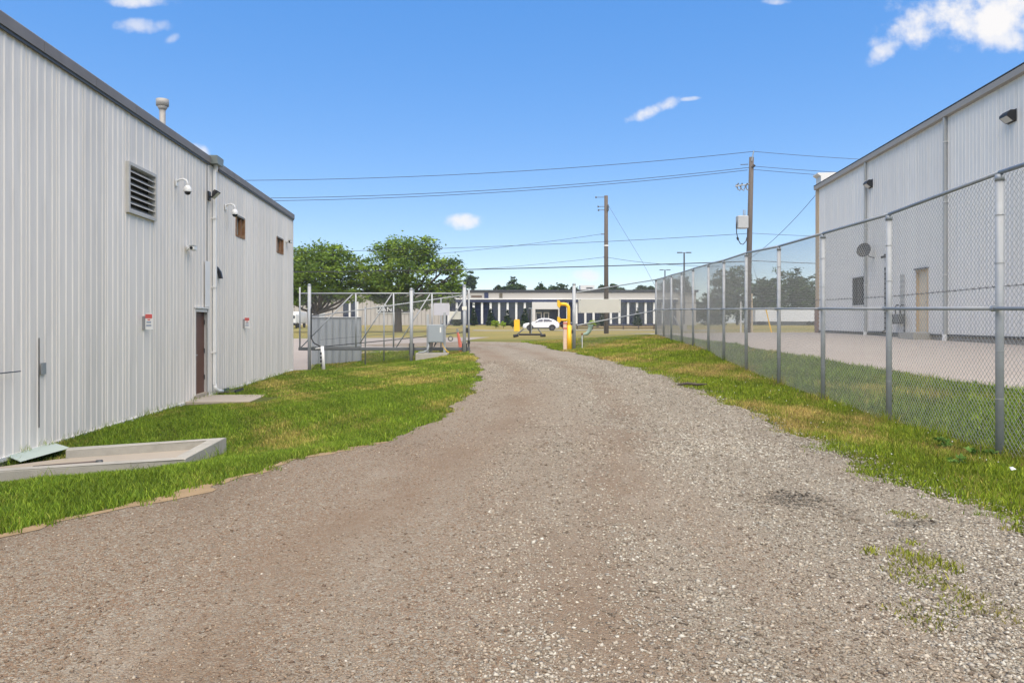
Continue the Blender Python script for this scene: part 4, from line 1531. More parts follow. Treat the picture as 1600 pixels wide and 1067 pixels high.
# rooftop units and small wall details
fpart('rooftop_unit', M_OFFWH, 910.5, 933.5, 443.5, 453, 4, 7)
fpart('unit_grille', M_DARKST, 920, 930, 447.2, 449, 3.9, 3.99)
fpart('wall_grille', mat('brown_grille', (.10, .085, .06), .7), 780.3, 785, 457.8, 465.5, .36, .44)
fpart('dark_panel', M_NAVY, 756.5, 763, 457.3, 466.1, .34, .44)
fpart('wall_recess', mat('brown_recess', (.12, .09, .075), .8), 736, 753, 461.5, 465, .40, .45)
# name sign on the left wing
sg = thing('name_sign', 'black name sign with white letters on the beige office wall', 'sign', (X_(616, BY), BY + .6, Z_(483, BY)))
lo, hi = bx2(587.5, 645, 477.8, 489.2, .70, .82)
MB().box(lo, hi).build('sign_border', M_WHITE, sg)
lo, hi = bx2(588.6, 643.9, 478.9, 488.1, .66, .699)
MB().box(lo, hi).build('sign_face', M_BLACK, sg)
for s_, p in (('Z', 591.8), ('A', 599), ('N', 607.3), ('K', 626), ('I', 637.5)):
    text_obj(s_, 1.0, M_WHITE, sg, (X_(p, BY) - sg.location.x, .04, Z_(483.6, BY) - sg.location.z), (R(90), 0, 0), sx=1.15)
# low rail in front of the right wing
tr = thing('timber_guard_rail', 'low dark timber guard rail before the navy office windows', 'guard rail', (X_(965, 100), 100, .6))
for a in (508.8, 511.6):
    MB().box((X_(900, 100), 99.95, Z_(a + 1.6, 100)), (X_(1040, 100), 100.05, Z_(a, 100))).build('rail', M_MULCH, tr)
for p in range(902, 1041, 24):
    MB().box((X_(p - .8, 100), 100.06, h1(X_(p, 100), 100) - .2), (X_(p + .8, 100), 100.2, Z_(507.8, 100))).build('post', M_MULCH, tr)

# ------------------------------------------------------------------ foliage


def leaves(blobs, n, size, palette, flat=.5, clump=28, seed=0):
    """blobs: (cx, cy, cz, rx, ry, rz). Returns vertices, faces and colours of leaf-sized quads"""
    g = np.random.default_rng(seed)
    vol = np.array([b[3] * b[4] * b[5] for b in blobs]) ** .75
    nc = max(2, n // clump)
    pick = g.choice(len(blobs), nc, p=vol / vol.sum())
    d = g.normal(size=(nc, 3))
    d /= np.linalg.norm(d, axis=1)[:, None]
    rad = g.uniform(.25, 1.08, nc) ** .55
    B = np.array(blobs)[pick]
    cc = B[:, :3] + d * rad[:, None] * B[:, 3:6]
    cs = np.minimum(B[:, 3:6].mean(1) * g.uniform(.13, .30, nc), 1.1)
    pos = np.repeat(cc, clump, 0)
    sp = np.repeat(cs, clump)[:, None] * g.normal(size=(nc * clump, 3)) * np.array([1, 1, flat])
    pos = pos + sp
    m = len(pos)
    a = g.normal(size=(m, 3))
    a[:, 2] *= .5
    a /= np.linalg.norm(a, axis=1)[:, None]
    t = g.normal(size=(m, 3))
    b_ = np.cross(a, t)
    b_ /= np.linalg.norm(b_, axis=1)[:, None]
    s = size * g.uniform(.6, 1.4, m)[:, None]
    q = np.stack([pos - a * s, pos - b_ * s * .45, pos + a * s, pos + b_ * s * .45], 1).reshape(-1, 3)
    pal = np.array(palette)
    ci = np.repeat(g.integers(0, len(pal), nc), clump)
    col = pal[ci] * np.repeat(g.uniform(.55, 1.35, nc), clump)[:, None] * g.uniform(.8, 1.2, m)[:, None]
    return q, np.arange(m * 4), np.repeat(col, 4, 0)


GREENS = [(.11, .185, .022), (.16, .245, .028), (.21, .30, .034), (.075, .135, .02)]
DARKG = [(.04, .075, .024), (.055, .095, .03), (.07, .115, .035)]


def tree(name, label, base, trunk_h, trunk_r, blobs, n, size, palette, group=None, seed=1, forks=None, lean=(0, 0), twigs=3, cat='tree'):
    t = thing(name, label, cat, base, 0, group)
    g = random.Random(seed)
    base = Vector(base)
    q = MB()
    top = base + Vector((lean[0], lean[1], trunk_h))
    mid = base.lerp(top, .5) + Vector((g.uniform(-.1, .1), 0, 0))
    q.tube([base - Vector((0, 0, .4)), base + Vector((0, 0, .15)), mid, top], [trunk_r * 1.5, trunk_r * 1.15, trunk_r * .95, trunk_r * .9], 10)
    for (cx, cy, cz, rx, ry, rz) in blobs:
        c = Vector((cx, cy, cz))
        st_ = top - Vector((0, 0, trunk_h * .06 * g.random()))
        m1 = st_.lerp(c, .5) + Vector((g.uniform(-.3, .3), g.uniform(-.3, .3), -.08 * (c - st_).length))
        q.tube([st_, m1, c, c + Vector((0, 0, rz * .6))], [trunk_r * .55, trunk_r * .38, trunk_r * .22, trunk_r * .05], 6)
        for k in range(twigs):
            d = Vector((g.uniform(-1, 1), g.uniform(-1, 1), g.uniform(-.5, .9)))
            e_ = c + Vector((d.x * rx, d.y * ry, d.z * rz)) * .85
            s_ = m1.lerp(c, g.random())
            q.tube([s_, s_.lerp(e_, .5) + Vector((0, 0, -.1)), e_], [trunk_r * .2, trunk_r * .12, trunk_r * .03], 5)
    q.build('trunk', M_BARK, t, smooth=True)
    V, Fa, C = leaves(blobs, n, size, palette, seed=seed)
    V = V - np.array(base)[None]
    place('crown', np_mesh('crown', V, Fa, 4, M_LEAF, C), t)
    return t


def blob_px(px, py, Y, rx, rz, dy=0., ry=None):
    p = at(px, py, Y + dy)
    k = Y / F
    return (p.x, p.y, p.z, rx * k, (ry or rx) * k, rz * k)


TY = 72.0
gb = lambda px, Y: (X_(px, Y), Y, h1(X_(px, Y), Y))
tree('locust_tree', 'broad leafy tree with forked trunk by the ivory building corner', gb(494, TY), 1.9, .30,
     [blob_px(492, 402, TY, 34, 22), blob_px(520, 398, TY, 30, 20, -1), blob_px(472, 415, TY, 30, 24, 1), blob_px(545, 415, TY, 36, 18), blob_px(505, 425, TY, 38, 20, -2), blob_px(470, 445, TY, 30, 18), blob_px(535, 440, TY, 34, 14, 1), blob_px(500, 452, TY, 40, 12, -1), blob_px(440, 430, TY, 40, 30), blob_px(570, 438, TY, 26, 12), blob_px(476, 466, TY, 26, 12), blob_px(520, 464, TY, 30, 10, 1), blob_px(550, 462, TY, 24, 10, -1), blob_px(455, 470, TY, 24, 14)],
     17500, .16, GREENS, 'two large trees on the far lawn', 3)
tree('locust_tree', 'broad leafy tree with single trunk in front of the name sign', gb(622, 74), 2.6, .36,
     [blob_px(630, 392, 74, 36, 20), blob_px(605, 398, 74, 30, 20, 1), blob_px(660, 390, 74, 28, 17, -1), blob_px(592, 424, 74, 28, 14), blob_px(640, 420, 74, 40, 16, -2), blob_px(675, 415, 74, 26, 14, 1), blob_px(700, 416, 74, 24, 13), blob_px(612, 445, 74, 38, 15, -1), blob_px(660, 450, 74, 34, 13, 1), blob_px(690, 445, 74, 24, 14), blob_px(712, 425, 74, 16, 18), blob_px(640, 470, 74, 40, 10), blob_px(680, 468, 74, 26, 10), blob_px(575, 440, 74, 26, 16), blob_px(600, 468, 74, 26, 10), blob_px(650, 478, 74, 24, 8), blob_px(585, 458, 74, 24, 10), blob_px(705, 455, 74, 18, 16)],
     19000, .16, GREENS, 'two large trees on the far lawn', 5)

# trees far behind the offices
BT = [(736, 437, 170, 10, 14, 1), (716, 447, 165, 16, 8, 0), (702, 448, 170, 14, 8, 0), (800, 446, 160, 9, 12, 1), (812, 449, 165, 10, 6, 0), (790, 452, 170, 10, 4, 0), (778, 452, 165, 6, 5, 0), (845, 451, 160, 9, 7, 0), (873, 450, 160, 14, 8, 0), (862, 453, 165, 8, 5, 0), (896, 453, 170, 8, 4, 0), (940, 452, 165, 8, 6, 0), (957, 450, 165, 8, 6, 0), (968, 453, 170, 8, 4, 0), (1003, 452, 165, 9, 7, 0), (1016, 453, 170, 9, 6, 0), (1045, 447, 175, 14, 12, 0), (1066, 445, 175, 14, 14, 0)]
wh_l = ['narrow far treetop left of centre above the office roof', 'low hazy treetop behind the office roof beside the large tree', 'far treetop peeping from behind the large tree crown', 'tallest far treetop above the middle of the office roof', 'small far treetop right of the tallest above the office roof', 'low far treetop just left of the tallest above the roof', 'tiny far treetop over the office roof near the centre', 'round far treetop above the white car', 'wide far treetop left of the right gate post', 'low far treetop between the two rounded crowns on the roofline', 'tiny far treetop by the rooftop unit', 'far treetop left of the wooden pole above the roof', 'far treetop right of the wooden pole above the roof', 'low far treetop between the wooden pole and the fence corner', 'far treetop left of the fence corner above the roof', 'far treetop touching the fence corner post', 'far tree behind the fence under the smaller street lamp', 'far tree behind the fence under the larger street lamp']
for i, (px, py, Y, rx, rz, tall) in enumerate(BT):
    k = Y / F
    c = at(px, py, Y)
    bl = [(c.x, c.y, c.z, rx * k * .8, rx * k * .8, rz * k), (c.x - rx * k * .4, c.y, c.z - rz * k * .5, rx * k * .6, rx * k * .6, rz * k * .7), (c.x + rx * k * .45, c.y, c.z - rz * k * .4, rx * k * .55, rx * k * .6, rz * k * .7), (c.x, c.y, c.z - rz * k * 1.2, rx * k * .8, rx * k * .8, rz * k)]
    tree('background_tree', wh_l[i], (c.x, c.y, .8), max(1., c.z - rz * k * 2 - .8), .22, bl, 1600, .30, DARKG, 'treetops behind the office building', 20 + i, twigs=1)
# row of trees beyond the paved yard, seen through the fence
RT = [(1128, 440, 150, 20, 26), (1152, 436, 150, 22, 24), (1110, 470, 155, 18, 18), (1180, 452, 150, 20, 22), (1196, 448, 155, 16, 18), (1222, 440, 148, 22, 28), (1245, 434, 150, 14, 20), (1262, 448, 145, 18, 22), (1290, 445, 150, 22, 24), (1085, 478, 160, 12, 10)]
rt_l = ['leafy tree behind the fence, leftmost tall crown of the row', 'tall tree behind the fence, second crown of the row', 'low bushy tree left of the tall row behind the fence', 'rounded tree behind the fence at the tall wooden pole', 'lower tree between the wooden pole and the next fence post', 'tall spreading tree behind the fence right of the wooden pole', 'narrow high treetop in the row behind the fence', 'bushy tree behind the fence next to the tan building corner', 'tree half hidden behind the tan corner of the grey building', 'small distant bush at the left end of the fence tree row']
for i, (px, py, Y, rx, rz) in enumerate(RT):
    k = Y / F
    c = at(px, py, Y)
    bl = [(c.x, c.y, c.z, rx * k * .75, rx * k * .7, rz * k * .8), (c.x - rx * k * .5, c.y - 1, c.z - rz * k * .5, rx * k * .6, rx * k * .6, rz * k * .7), (c.x + rx * k * .5, c.y, c.z - rz * k * .6, rx * k * .6, rx * k * .6, rz * k * .7), (c.x, c.y - 1, c.z - rz * k * 1.1, rx * k * 1.0, rx * k * .8, rz * k * .8), (c.x, c.y - 1, max(2.2, c.z - rz * k * 1.9), rx * k * 1.1, rx * k * .8, rz * k * .8)]
    tree('yard_tree', rt_l[i], (c.x, c.y, .7), max(.8, c.z - rz * k * 2 - .7), .25, bl, 3600, .30, DARKG, 'row of trees beyond the paved yard', 50 + i, twigs=1)


# shrubs before the offices
def conifer(px, label, top=480):
    Y = 117.0
    x = X_(px, Y)
    z0 = h1(x, Y)
    zt = Z_(top, Y)
    hgt = zt - z0
    t = thing('cone_evergreen', label, 'shrub', (x, Y, z0), 0, 'cone shaped evergreens before the offices')
    MB().cyl((0, 0, -.1), (0, 0, hgt * .5), .08, .04, 6).build('trunk', M_BARK, t, False)
    bl = [(0, 0, hgt * f_, .70 * (1.05 - f_), .70 * (1.05 - f_), hgt * .14) for f_ in (.12, .28, .44, .6, .76, .92)]
    V, Fa, C = leaves(bl, 3000, .13, [(.02, .045, .015), (.03, .06, .02)], seed=int(px))
    place('crown', np_mesh('crown', V, Fa, 4, M_LEAF, C), t)


for px, w in ((713.5, 'leftmost, behind the gate signs'), (739.9, 'first right of the gate post'), (766.5, 'second right of the gate post'), (793.2, 'above the yellow box'), (820.1, 'left of the white portal'), (941.6, 'under the cream board'), (996, 'right of the cream board')):
    conifer(px, 'dark cone shaped evergreen shrub before the office panes, ' + w, 479 + 2 * math.sin(px))


def shrub(px, py, Y, rx, rz, pal, label, cat='shrub', seed=1):
    k = Y / F
    c = at(px, py, Y)
    z0 = h1(c.x, Y)
    t = thing('round_shrub', label, cat, (c.x, Y, z0), 0, 'round shrubs before the offices')
    MB().cyl((0, 0, -.1), (0, 0, max(.15, (c.z - z0))), .05, .02, 6).build('stems', M_BARK, t, False)
    hh = max(.3, c.z - z0)
    bl = [(0, 0, hh, rx * k, rx * k, rz * k), (-rx * k * .4, -.1, hh * .7, rx * k * .7, rx * k * .7, rz * k * .8), (rx * k * .4, 0, hh * .6, rx * k * .7, rx * k * .7, rz * k * .8)]
    V, Fa, C = leaves(bl, 1100, .10, pal, seed=seed)
    place('crown', np_mesh('crown', V, Fa, 4, M_LEAF, C), t)


LIME = [(.25, .38, .02), (.32, .42, .03)]
GRG = [(.06, .10, .05), (.08, .13, .07)]
MAR = [(.07, .015, .025), (.10, .02, .03)]
shrub(775, 504.5, 105, 6.0, 3.5, LIME, 'wide lime green shrub before the office panes', seed=1)
shrub(786.5, 505, 105, 3.2, 2.5, LIME, 'small lime green shrub right of the wide lime one', seed=2)
shrub(801, 504, 106, 4.0, 3.5, GRG, 'grey green shrub behind the yellow box', seed=3)
shrub(817, 506, 106, 3.5, 3.0, GRG, 'grey green shrub left of the white car', seed=4)
shrub(881, 506.5, 103, 5.5, 4.5, MAR, 'dark maroon shrub behind the white car', seed=5)
shrub(925, 504, 105, 6.0, 3.0, LIME, 'lime green shrub below the cream board', seed=6)
shrub(932.5, 505, 105, 3.0, 3.0, GRG, 'grey green shrub beside the lime one below the cream board', seed=7)

# ------------------------------------------------------------------ vehicles


def car_white():
    Y = 92.0
    cx = X_(845, Y)
    t = thing('parked_car', 'white hatchback crossover car parked before the office entrance', 'car', (cx, Y, h1(cx, Y) + .03))
    st_ = [(-2.25, .42, .62, .62, .70, .6), (-2.18, .30, .78, .78, .82, .7), (-1.9, .26, .92, .92, .90, .8), (-1.2, .24, 1.02, 1.02, .92, .82), (-.85, .24, 1.05, 1.10, .92, .80), (-.3, .24, 1.06, 1.46, .92, .68), (.15, .24, 1.06, 1.56, .92, .66), (.9, .24, 1.07, 1.54, .92, .66), (1.5, .25, 1.08, 1.40, .91, .66), (1.95, .28, 1.08, 1.16, .88, .72), (2.15, .36, 1.02, 1.03, .84, .72), (2.24, .48, .80, .80, .78, .7)]
    q = MB()
    rs = []
    for (x, zb, zl, zr, wb, wr) in st_:
        rs.append([(x, -wb * .93, zb), (x, -wb, zb + .18), (x, -wb, zl - .12), (x, -wb * .96, zl), (x, -wr, max(zr - .06, zl + .003)), (x, -wr * .85, max(zr, zl + .006)), (x, wr * .85, max(zr, zl + .006)), (x, wr, max(zr - .06, zl + .003)), (x, wb * .96, zl), (x, wb, zl - .12), (x, wb, zb + .18), (x, wb * .93, zb)])
    q.rings(rs)
    body = q.build('body', M_CARW, t, False, True)
    # side glass, following the cabin taper
    for sgn in (-1, 1):
        for poly in ([(-.62, 1.10), (-.22, 1.40), (.22, 1.46), (.22, 1.10)], [(.29, 1.10), (.29, 1.47), (.95, 1.45), (1.32, 1.30), (1.42, 1.12)]):
            V = []
            for off in (.0, .012):
                for (x, z) in poly:
                    f_ = (z - 1.06) / (1.5 - 1.06)
                    V.append((x, sgn * (.885 - .20 * f_ + .028 + off), z))
            n = len(poly)
            MB().add(V, [tuple(range(n)), tuple(range(2 * n - 1, n - 1, -1))] + [(i, (i + 1) % n, n + (i + 1) % n, n + i) for i in range(n)]).build('side_window', M_GLASSB, t, False)
        for wx_ in (-1.38, 1.38):
            w = MB()
            w.cyl((wx_, sgn * .70, .345), (wx_, sgn * .945, .345), .345, n=20)
            wo_ = w.build('wheel', M_RUBBER, t, False)
            MB().cyl((wx_, sgn * .93, .345), (wx_, sgn * .952, .345), .23, n=16).build('rim', M_RIM, wo_, False)
            MB().tube([(wx_ + .40 * math.cos(a), sgn * .925, .345 + .40 * math.sin(a)) for a in [math.pi * k / 10 for k in range(11)]], .05, 6).build('wheel_arch', M_BLACK, t, False)
        MB().box((-1.0, min(sgn * .90, sgn * .945), .26), (1.0, max(sgn * .90, sgn * .945), .40)).build('sill', M_BLACK, t, False)
        MB().cbox((-.62, sgn * .98, 1.1), (.16, .16, .12), .02).build('mirror', M_BLACK, t, False)
        MB().cbox((-2.05, sgn * .66, .80), (.26, .30, .12), .02).build('headlight', M_LAMPW, t, False)
        MB().cbox((2.12, sgn * .70, .92), (.16, .26, .14), .02).build('tail_light', M_RED, t, False)
    MB().add([(-.80, -.66, 1.12), (-.80, .66, 1.12), (-.27, .58, 1.46), (-.27, -.58, 1.46), (-.83, -.66, 1.12), (-.83, .66, 1.12), (-.31, .58, 1.475), (-.31, -.58, 1.475)], [(0, 1, 2, 3), (4, 7, 6, 5)]).build('windscreen', M_GLASSB, t, False)
    MB().add([(1.93, -.62, 1.19), (1.93, .62, 1.19), (1.52, .56, 1.40), (1.52, -.56, 1.40), (1.96, -.62, 1.20), (1.96, .62, 1.20), (1.55, .56, 1.415), (1.55, -.56, 1.415)], [(3, 2, 1, 0), (4, 5, 6, 7)]).build('rear_window', M_GLASSB, t, False)
    MB().cbox((2.18, 0, .42), (.14, 1.4, .2), .03).build('bumper', M_BLACK, t, False)


car_white()


def truck(px0, px1, top, bot, Y, label, seed):
    x0, x1 = X_(px0, Y), X_(px1, Y)
    z0 = h1((x0 + x1) / 2, Y)
    t = thing('parked_truck', label, 'truck', ((x0 + x1) / 2, Y, z0), 0, 'white trucks by the far office')
    w = (x1 - x0) / 2
    zt = Z_(top, Y) - z0
    zb = Z_(bot, Y) - z0
    MB().cbox((0, 2.2, (zt + .7) / 2), (w * 2, 4.0, zt - .7), .06).build('box_body', M_WHITE, t, False)
    MB().cbox((0, -.6, (zt * .86 + .55) / 2), (w * 1.9, 1.5, zt * .86 - .55), .12).build('cab', M_WHITE, t, False)
    MB().box((-w * .75, -1.37, zt * .58), (w * .75, -1.352, zt * .76)).build('windscreen', M_GLASSB, t, False)
    MB().cbox((0, -1.4, .58), (w * 1.95, .22, .34), .03).build('bumper', M_BLACK, t, False)
    for sx in (-1, 1):
        for yy in (-.6, 3.2):
            MB().cyl((sx * w * .62, yy, .42), (sx * w * .95, yy, .42), .42, n=14).build('wheel', M_RUBBER, t, False)


truck(456, 466.5, 487, 511, 104, 'white truck seen past the ivory building corner', 1)
truck(485.5, 496, 485, 511, 106, 'white truck behind the slatted fence and forked tree', 2)

# trailer beyond the paved yard
TRY = 128.0
tx0, tx1 = X_(1180, TRY), X_(1285, TRY)
tz0 = h1(tx0, TRY)
tl = thing('white_trailer', 'long white box trailer parked beyond the paved yard', 'trailer', ((tx0 + tx1) / 2, TRY, tz0))
MB().cbox(((tx0 + tx1) / 2, TRY + 1.2, (Z_(483.5, TRY) + Z_(502.5, TRY)) / 2), (tx1 - tx0, 2.5, Z_(483.5, TRY) - Z_(502.5, TRY)), .03).build('box_body', M_TRAIL, tl)
MB().box((tx0 + .1, TRY + .02, tz0 - .2), (tx1 - .1, TRY + 2.2, Z_(502.6, TRY))).build('chassis', M_DARKST, tl)
for f_ in (.06, .12, .8, .88):
    xx = tx0 + (tx1 - tx0) * f_
    MB().cyl((xx, TRY - .06, tz0 + .25), (xx, TRY + .3, tz0 + .25), .45, n=14).build('wheel', M_RUBBER, tl)

# yellow box and black stand on the lawn
YB = 80.0
yb = thing('yellow_utility_box', 'yellow utility box standing on the lawn left of the black stand', 'utility box', at(807.5, 519.5, YB))
zg = h1(X_(807.5, YB), YB)
MB().cbox((X_(807.6, YB), YB, (zg - .2 + Z_(500.3, YB)) / 2), (.62, .42, Z_(500.3, YB) - zg + .2), .03).build('housing', M_YELL, yb)
MB().cbox((X_(807.6, YB), YB, Z_(499.9, YB)), (.56, .46, .10), .03).build('lid', M_YELL, yb)
SY2 = 48.0
sx_ = X_(828, SY2)
zg = h1(sx_, SY2)
bs = thing('portable_sign_stand', 'black wheeled stand with an upright post on the lawn', 'stand', (sx_, SY2, zg))
MB().cbox((X_(828.2, SY2), SY2, (zg + .25 + Z_(482.5, SY2)) / 2), (.10, .10, Z_(482.5, SY2) - zg - .25), .012).build('post', M_BLACK, bs)
MB().cbox((X_(830.2, SY2), SY2 + .02, (zg + .25 + Z_(481.5, SY2)) / 2), (.055, .06, Z_(481.5, SY2) - zg - .25), .01).build('inner_tube', M_GALVD, bs)
MB().cbox((X_(829, SY2), SY2, Z_(482, SY2)), (.26, .07, .05), .01).build('top_bracket', M_GALVD, bs)
MB().cbox((X_(828, SY2), SY2, zg + .17), (1.45, .13, .13), .02).build('base_beam', M_BLACK, bs)
for p0, p1 in ((806, 818), (848, 841)):
    MB().tube([(X_(p0, SY2), SY2 - .3, zg + .12), (X_(p1, SY2), SY2 + .3, zg + .52)], .035, 8).build('strut', M_DARKST, bs)
    MB().cyl((X_(p0, SY2) - .16, SY2 - .35, zg + .08), (X_(p0, SY2) + .16, SY2 - .30, zg + .13), .10, n=14).build('foot_wheel', M_RUBBER, bs)

# ------------------------------------------------------------------ poles and wires
PY = 60.0
px_ = X_(947, PY)
zg = h1(px_, PY)
p1_ = thing('utility_pole', 'weathered wooden utility pole standing on the lawn right of the gate', 'utility pole', (px_, PY, zg), 0, 'wooden utility poles')
MB().tube([(X_(947.4, PY), PY, zg - .5), (px_, PY, Z_(306, PY))], [.20, .15], 12).build('pole', M_WOODP, p1_, smooth=True)
for py, p0 in ((308.5, 931), (323, 934.5), (328.5, 935)):
    a = MB()
    a.tube([at(947, py - .3, PY), at(p0, py, PY)], .025, 6)
    ao = a.build('insulator_arm', M_DARKST, p1_)
    MB().cyl(at(p0 - .8, py + .3, PY), at(p0 + 1.2, py - .3, PY), .07, n=8).build('insulator', M_DARKST, ao)
MB().cbox(at(950, 325, PY - .15), (.12, .2, .5), .02).build('small_box', M_DARKST, p1_)
for py in (384,):
    MB().cyl(at(947, py + 1, PY), at(947, py - 1, PY), .19, n=12).build('white_band', M_WHITE, p1_)
for py, p0 in ((366, 939), (402, 943)):
    MB().tube([at(947, py, PY), at(p0, py, PY)], .04, 6).build('wire_hook', M_DARKST, p1_)
QY = 45.0
qx = X_(1171.5, QY)
zg2 = h1(X_(1167, QY), QY)
p2_ = thing('utility_pole', 'tall wooden utility pole with cutouts and grey box behind the fence', 'utility pole', (X_(1167, QY), QY, zg2), 0, 'wooden utility poles')
MB().tube([(X_(1167, QY), QY, zg2 - .5), at(1174.3, 246, QY)], [.19, .14], 12).build('pole', M_WOODP, p2_, smooth=True)
MB().tube([at(1174.5, 252, QY - .14), at(1177.8, 236, QY - .14)], .035, 6).build('ridge_pin', M_GALVD, p2_)
MB().cyl(at(1175, 262, QY - .14), at(1179, 258.5, QY - .14), .06, .09, 8).build('insulator', M_BLACK, p2_)
MB().tube([at(1157, 257.5, QY), at(1169, 257, QY)], .025, 6).build('standoff_arm', M_DARKST, p2_)
MB().tube([at(1175.5, 287, QY), at(1149, 291.5, QY - .2)], .04, 6).build('cutout_arm', M_GALVD, p2_)
for p, d in ((1150, 0), (1156, .1), (1164, .15)):
    c_ = MB()
    c_.tube([at(p, 288.5, QY), at(p + 3, 296, QY), at(p + 6, 298, QY), at(p + 8, 293, QY)], .035, 6)
    co = c_.build('cutout', mat('porcelain_grey', (.30, .32, .34), .3), p2_)
    MB().tube([at(p + .5, 292, QY - .1), at(p + 4, 286.5, QY - .1)], .045, 6).build('fuse_tube', M_DARKST, co)
bxm = MB()
c_ = at(1159.5, 347.5, QY - .15)
bxm.cbox(c_, (.64, .5, .76), .03)
bo = bxm.build('switch_box', mat('grey_switch_box', (.40, .41, .40), .5), p2_)
for p in (1161.5, 1164):
    MB().cyl(at(p, 338.5, QY - .15), at(p, 328, QY - .15), .035, .025, 8).build('bushing', M_GALVD, bo)
MB().tube([at(1153, 340, QY - .2), at(1150.6, 352, QY - .2), at(1151, 364, QY - .2), at(1153, 374, QY - .2), at(1157, 381, QY - .2), at(1161, 382, QY - .2), at(1165.5, 377, QY - .2), at(1167, 371, QY - .1)], .028, 6).build('drop_cable', M_CABLE, p2_)
MB().cyl(at(1152, 371, QY - .2), at(1153.5, 375, QY - .2), .07, n=8).build('splice', M_BLACK, p2_)


def wire(label, pts, r=.012, sag=None):
    """pts: world points; smooth through them"""
    a = Vector(pts[0])
    t = thing('overhead_wire', label, 'wire', a, 0, 'overhead wires')
    MB().tube(pts, r, 5).build('strand', M_CABLE, t)


def para(px0, py0, px1, py1, Y0, Y1, sag, n=28):
    A, B = at(px0, py0, Y0), at(px1, py1, Y1)
    return [A.lerp(B, k / n) - Vector((0, 0, sag * 4 * (k / n) * (1 - k / n))) for k in range(n + 1)]


wire('top overhead wire sagging left from the tall pole', para(1177.5, 237, -507, 237, QY, QY, 1.77), .016)
wire('upper wire of the close pair below the top wire', para(1175, 261.5, -507, 262, QY, QY, 1.9), .016)
wire('lower wire of the close pair below the top wire', para(1168, 266, -507, 266, QY, QY, 1.9), .016)
wire('top wire running right from the tall pole over the grey building', para(1177.5, 237, 1700, 255, QY, 48, .3), .014)
wire('upper wire of the right hand pair beyond the tall pole', para(1178, 260, 1700, 276, QY, 48, .3), .014)
wire('lower wire of the right hand pair beyond the tall pole', para(1175, 265, 1700, 284, QY, 48, .3), .014)
wire('middle wire crossing behind the lone pole towards the trees', para(1169, 365, -400, 372, QY + .3, 60, 1.2), .014)
wire('middle wire running right from the tall pole behind the grey building', para(1172, 364.5, 1600, 370, QY, 50, .2), .012)
wire('thick low cable passing across the poles above the office roof', para(1169, 408.5, -300, 415, QY + .3, 64, .65), .03)
wire('low cable running right from the tall pole behind the fence', para(1168, 407, 1600, 412, QY, 50, .2), .02)
wire('wire leaving the lone pole to the left at mid height', para(939, 366, 300, 410, PY, 72, .8), .014)
wire('low wire leaving the lone pole to the left above the roof', para(943, 402, 500, 425, PY, 75, .5), .014)
wire('low wire leaving the lone pole to the right', para(948, 402, 1169, 416, PY, QY, .25), .014)
wire('guy wire slanting down right from the lone pole', para(951, 322, 1003, 408, PY, 57, .0, 4) + [at(1062, 520, 54)], .010)
wire('service wire from the tall pole to the grey building corner', para(1170, 405, 1276, 303, QY, 36.6, .25), .012)


def street_lamp(px, top, Y, label):
    x = X_(px, Y)
    z0 = h1(x, Y)
    t = thing('street_lamp', label, 'street lamp', (x, Y, z0), 0, 'twin headed lot lamps')
    zt = Z_(top, Y)
    MB().tube([(x, Y, z0 - .2), (x, Y, zt)], [.13, .10], 10).build('pole', M_DARKST, t)
    MB().cyl((x, Y, z0 - .1), (x, Y, z0 + .7), .28, n=12).build('footing', M_CONC, t)
    for s_ in (-1, 1):
        MB().cbox((x + s_ * .62, Y, zt + .02), (.68, .34, .13), .03).build('lamp_head', M_DARKST, t)
    MB().cbox((x, Y, zt + .0), (.6, .08, .07), .01).build('cross_arm', M_DARKST, t)


street_lamp(1069, 395, 100, 'twin headed lot lamp on a dark pole, the nearer and taller')
street_lamp(1039, 422, 131, 'twin headed lot lamp on a dark pole, the farther and lower')
# marker posts and yellow guy guard near the tall pole
for p, tp, mm, lab in ((1171.8, 462, M_WOODP, 'tall bare timber post beside the tall wooden pole'), (1174.8, 459.5, mat('pale_timber', (.50, .40, .27), .8), 'pale timber marker post right of the tall wooden pole'), (1157.5, 472, M_OFFWH, 'short pale marker post left of the tall wooden pole')):
    x = X_(p, 50)
    t = thing('marker_post', lab, 'post', (x, 50, h1(x, 50)), 0, 'marker posts near the tall pole')
    MB().cbox((x, 50, (Z_(tp, 50) + h1(x, 50) - .2) / 2), (.085, .085, Z_(tp, 50) - h1(x, 50) + .2), .01).build('shaft', mm, t)
    MB().cbox((x, 50, Z_(tp, 50) + .01), (.10, .10, .03), .005).build('cap', mm, t)
x = X_(1206, 52)
t = thing('guy_guard', 'slanting yellow guy wire guard on the verge beyond the yard', 'guy guard', (x, 52, h1(x, 52)))
MB().tube([(x, 52, h1(x, 52) - .1), at(1197, 484, 52)], .045, 8).build('sleeve', M_YELL, t)
MB().tube([at(1197, 484, 52), at(1169.5, 392, 46)], .01, 5).build('guy_strand', M_CABLE, t)
x = X_(1053, 45)
t = thing('leaning_brace', 'pale leaning pipe brace behind the far fence posts', 'brace', (x, 45, h1(x, 45)))
MB().tube([at(1053, 494, 45), at(1064, 514, 45)], .035, 8).build('pipe', M_GALV, t)
MB().cbox(at(1070, 512.5, 45), (.22, .2, .42), .02).build('anchor_block', M_CONC, t)

# ------------------------------------------------------------------ grass


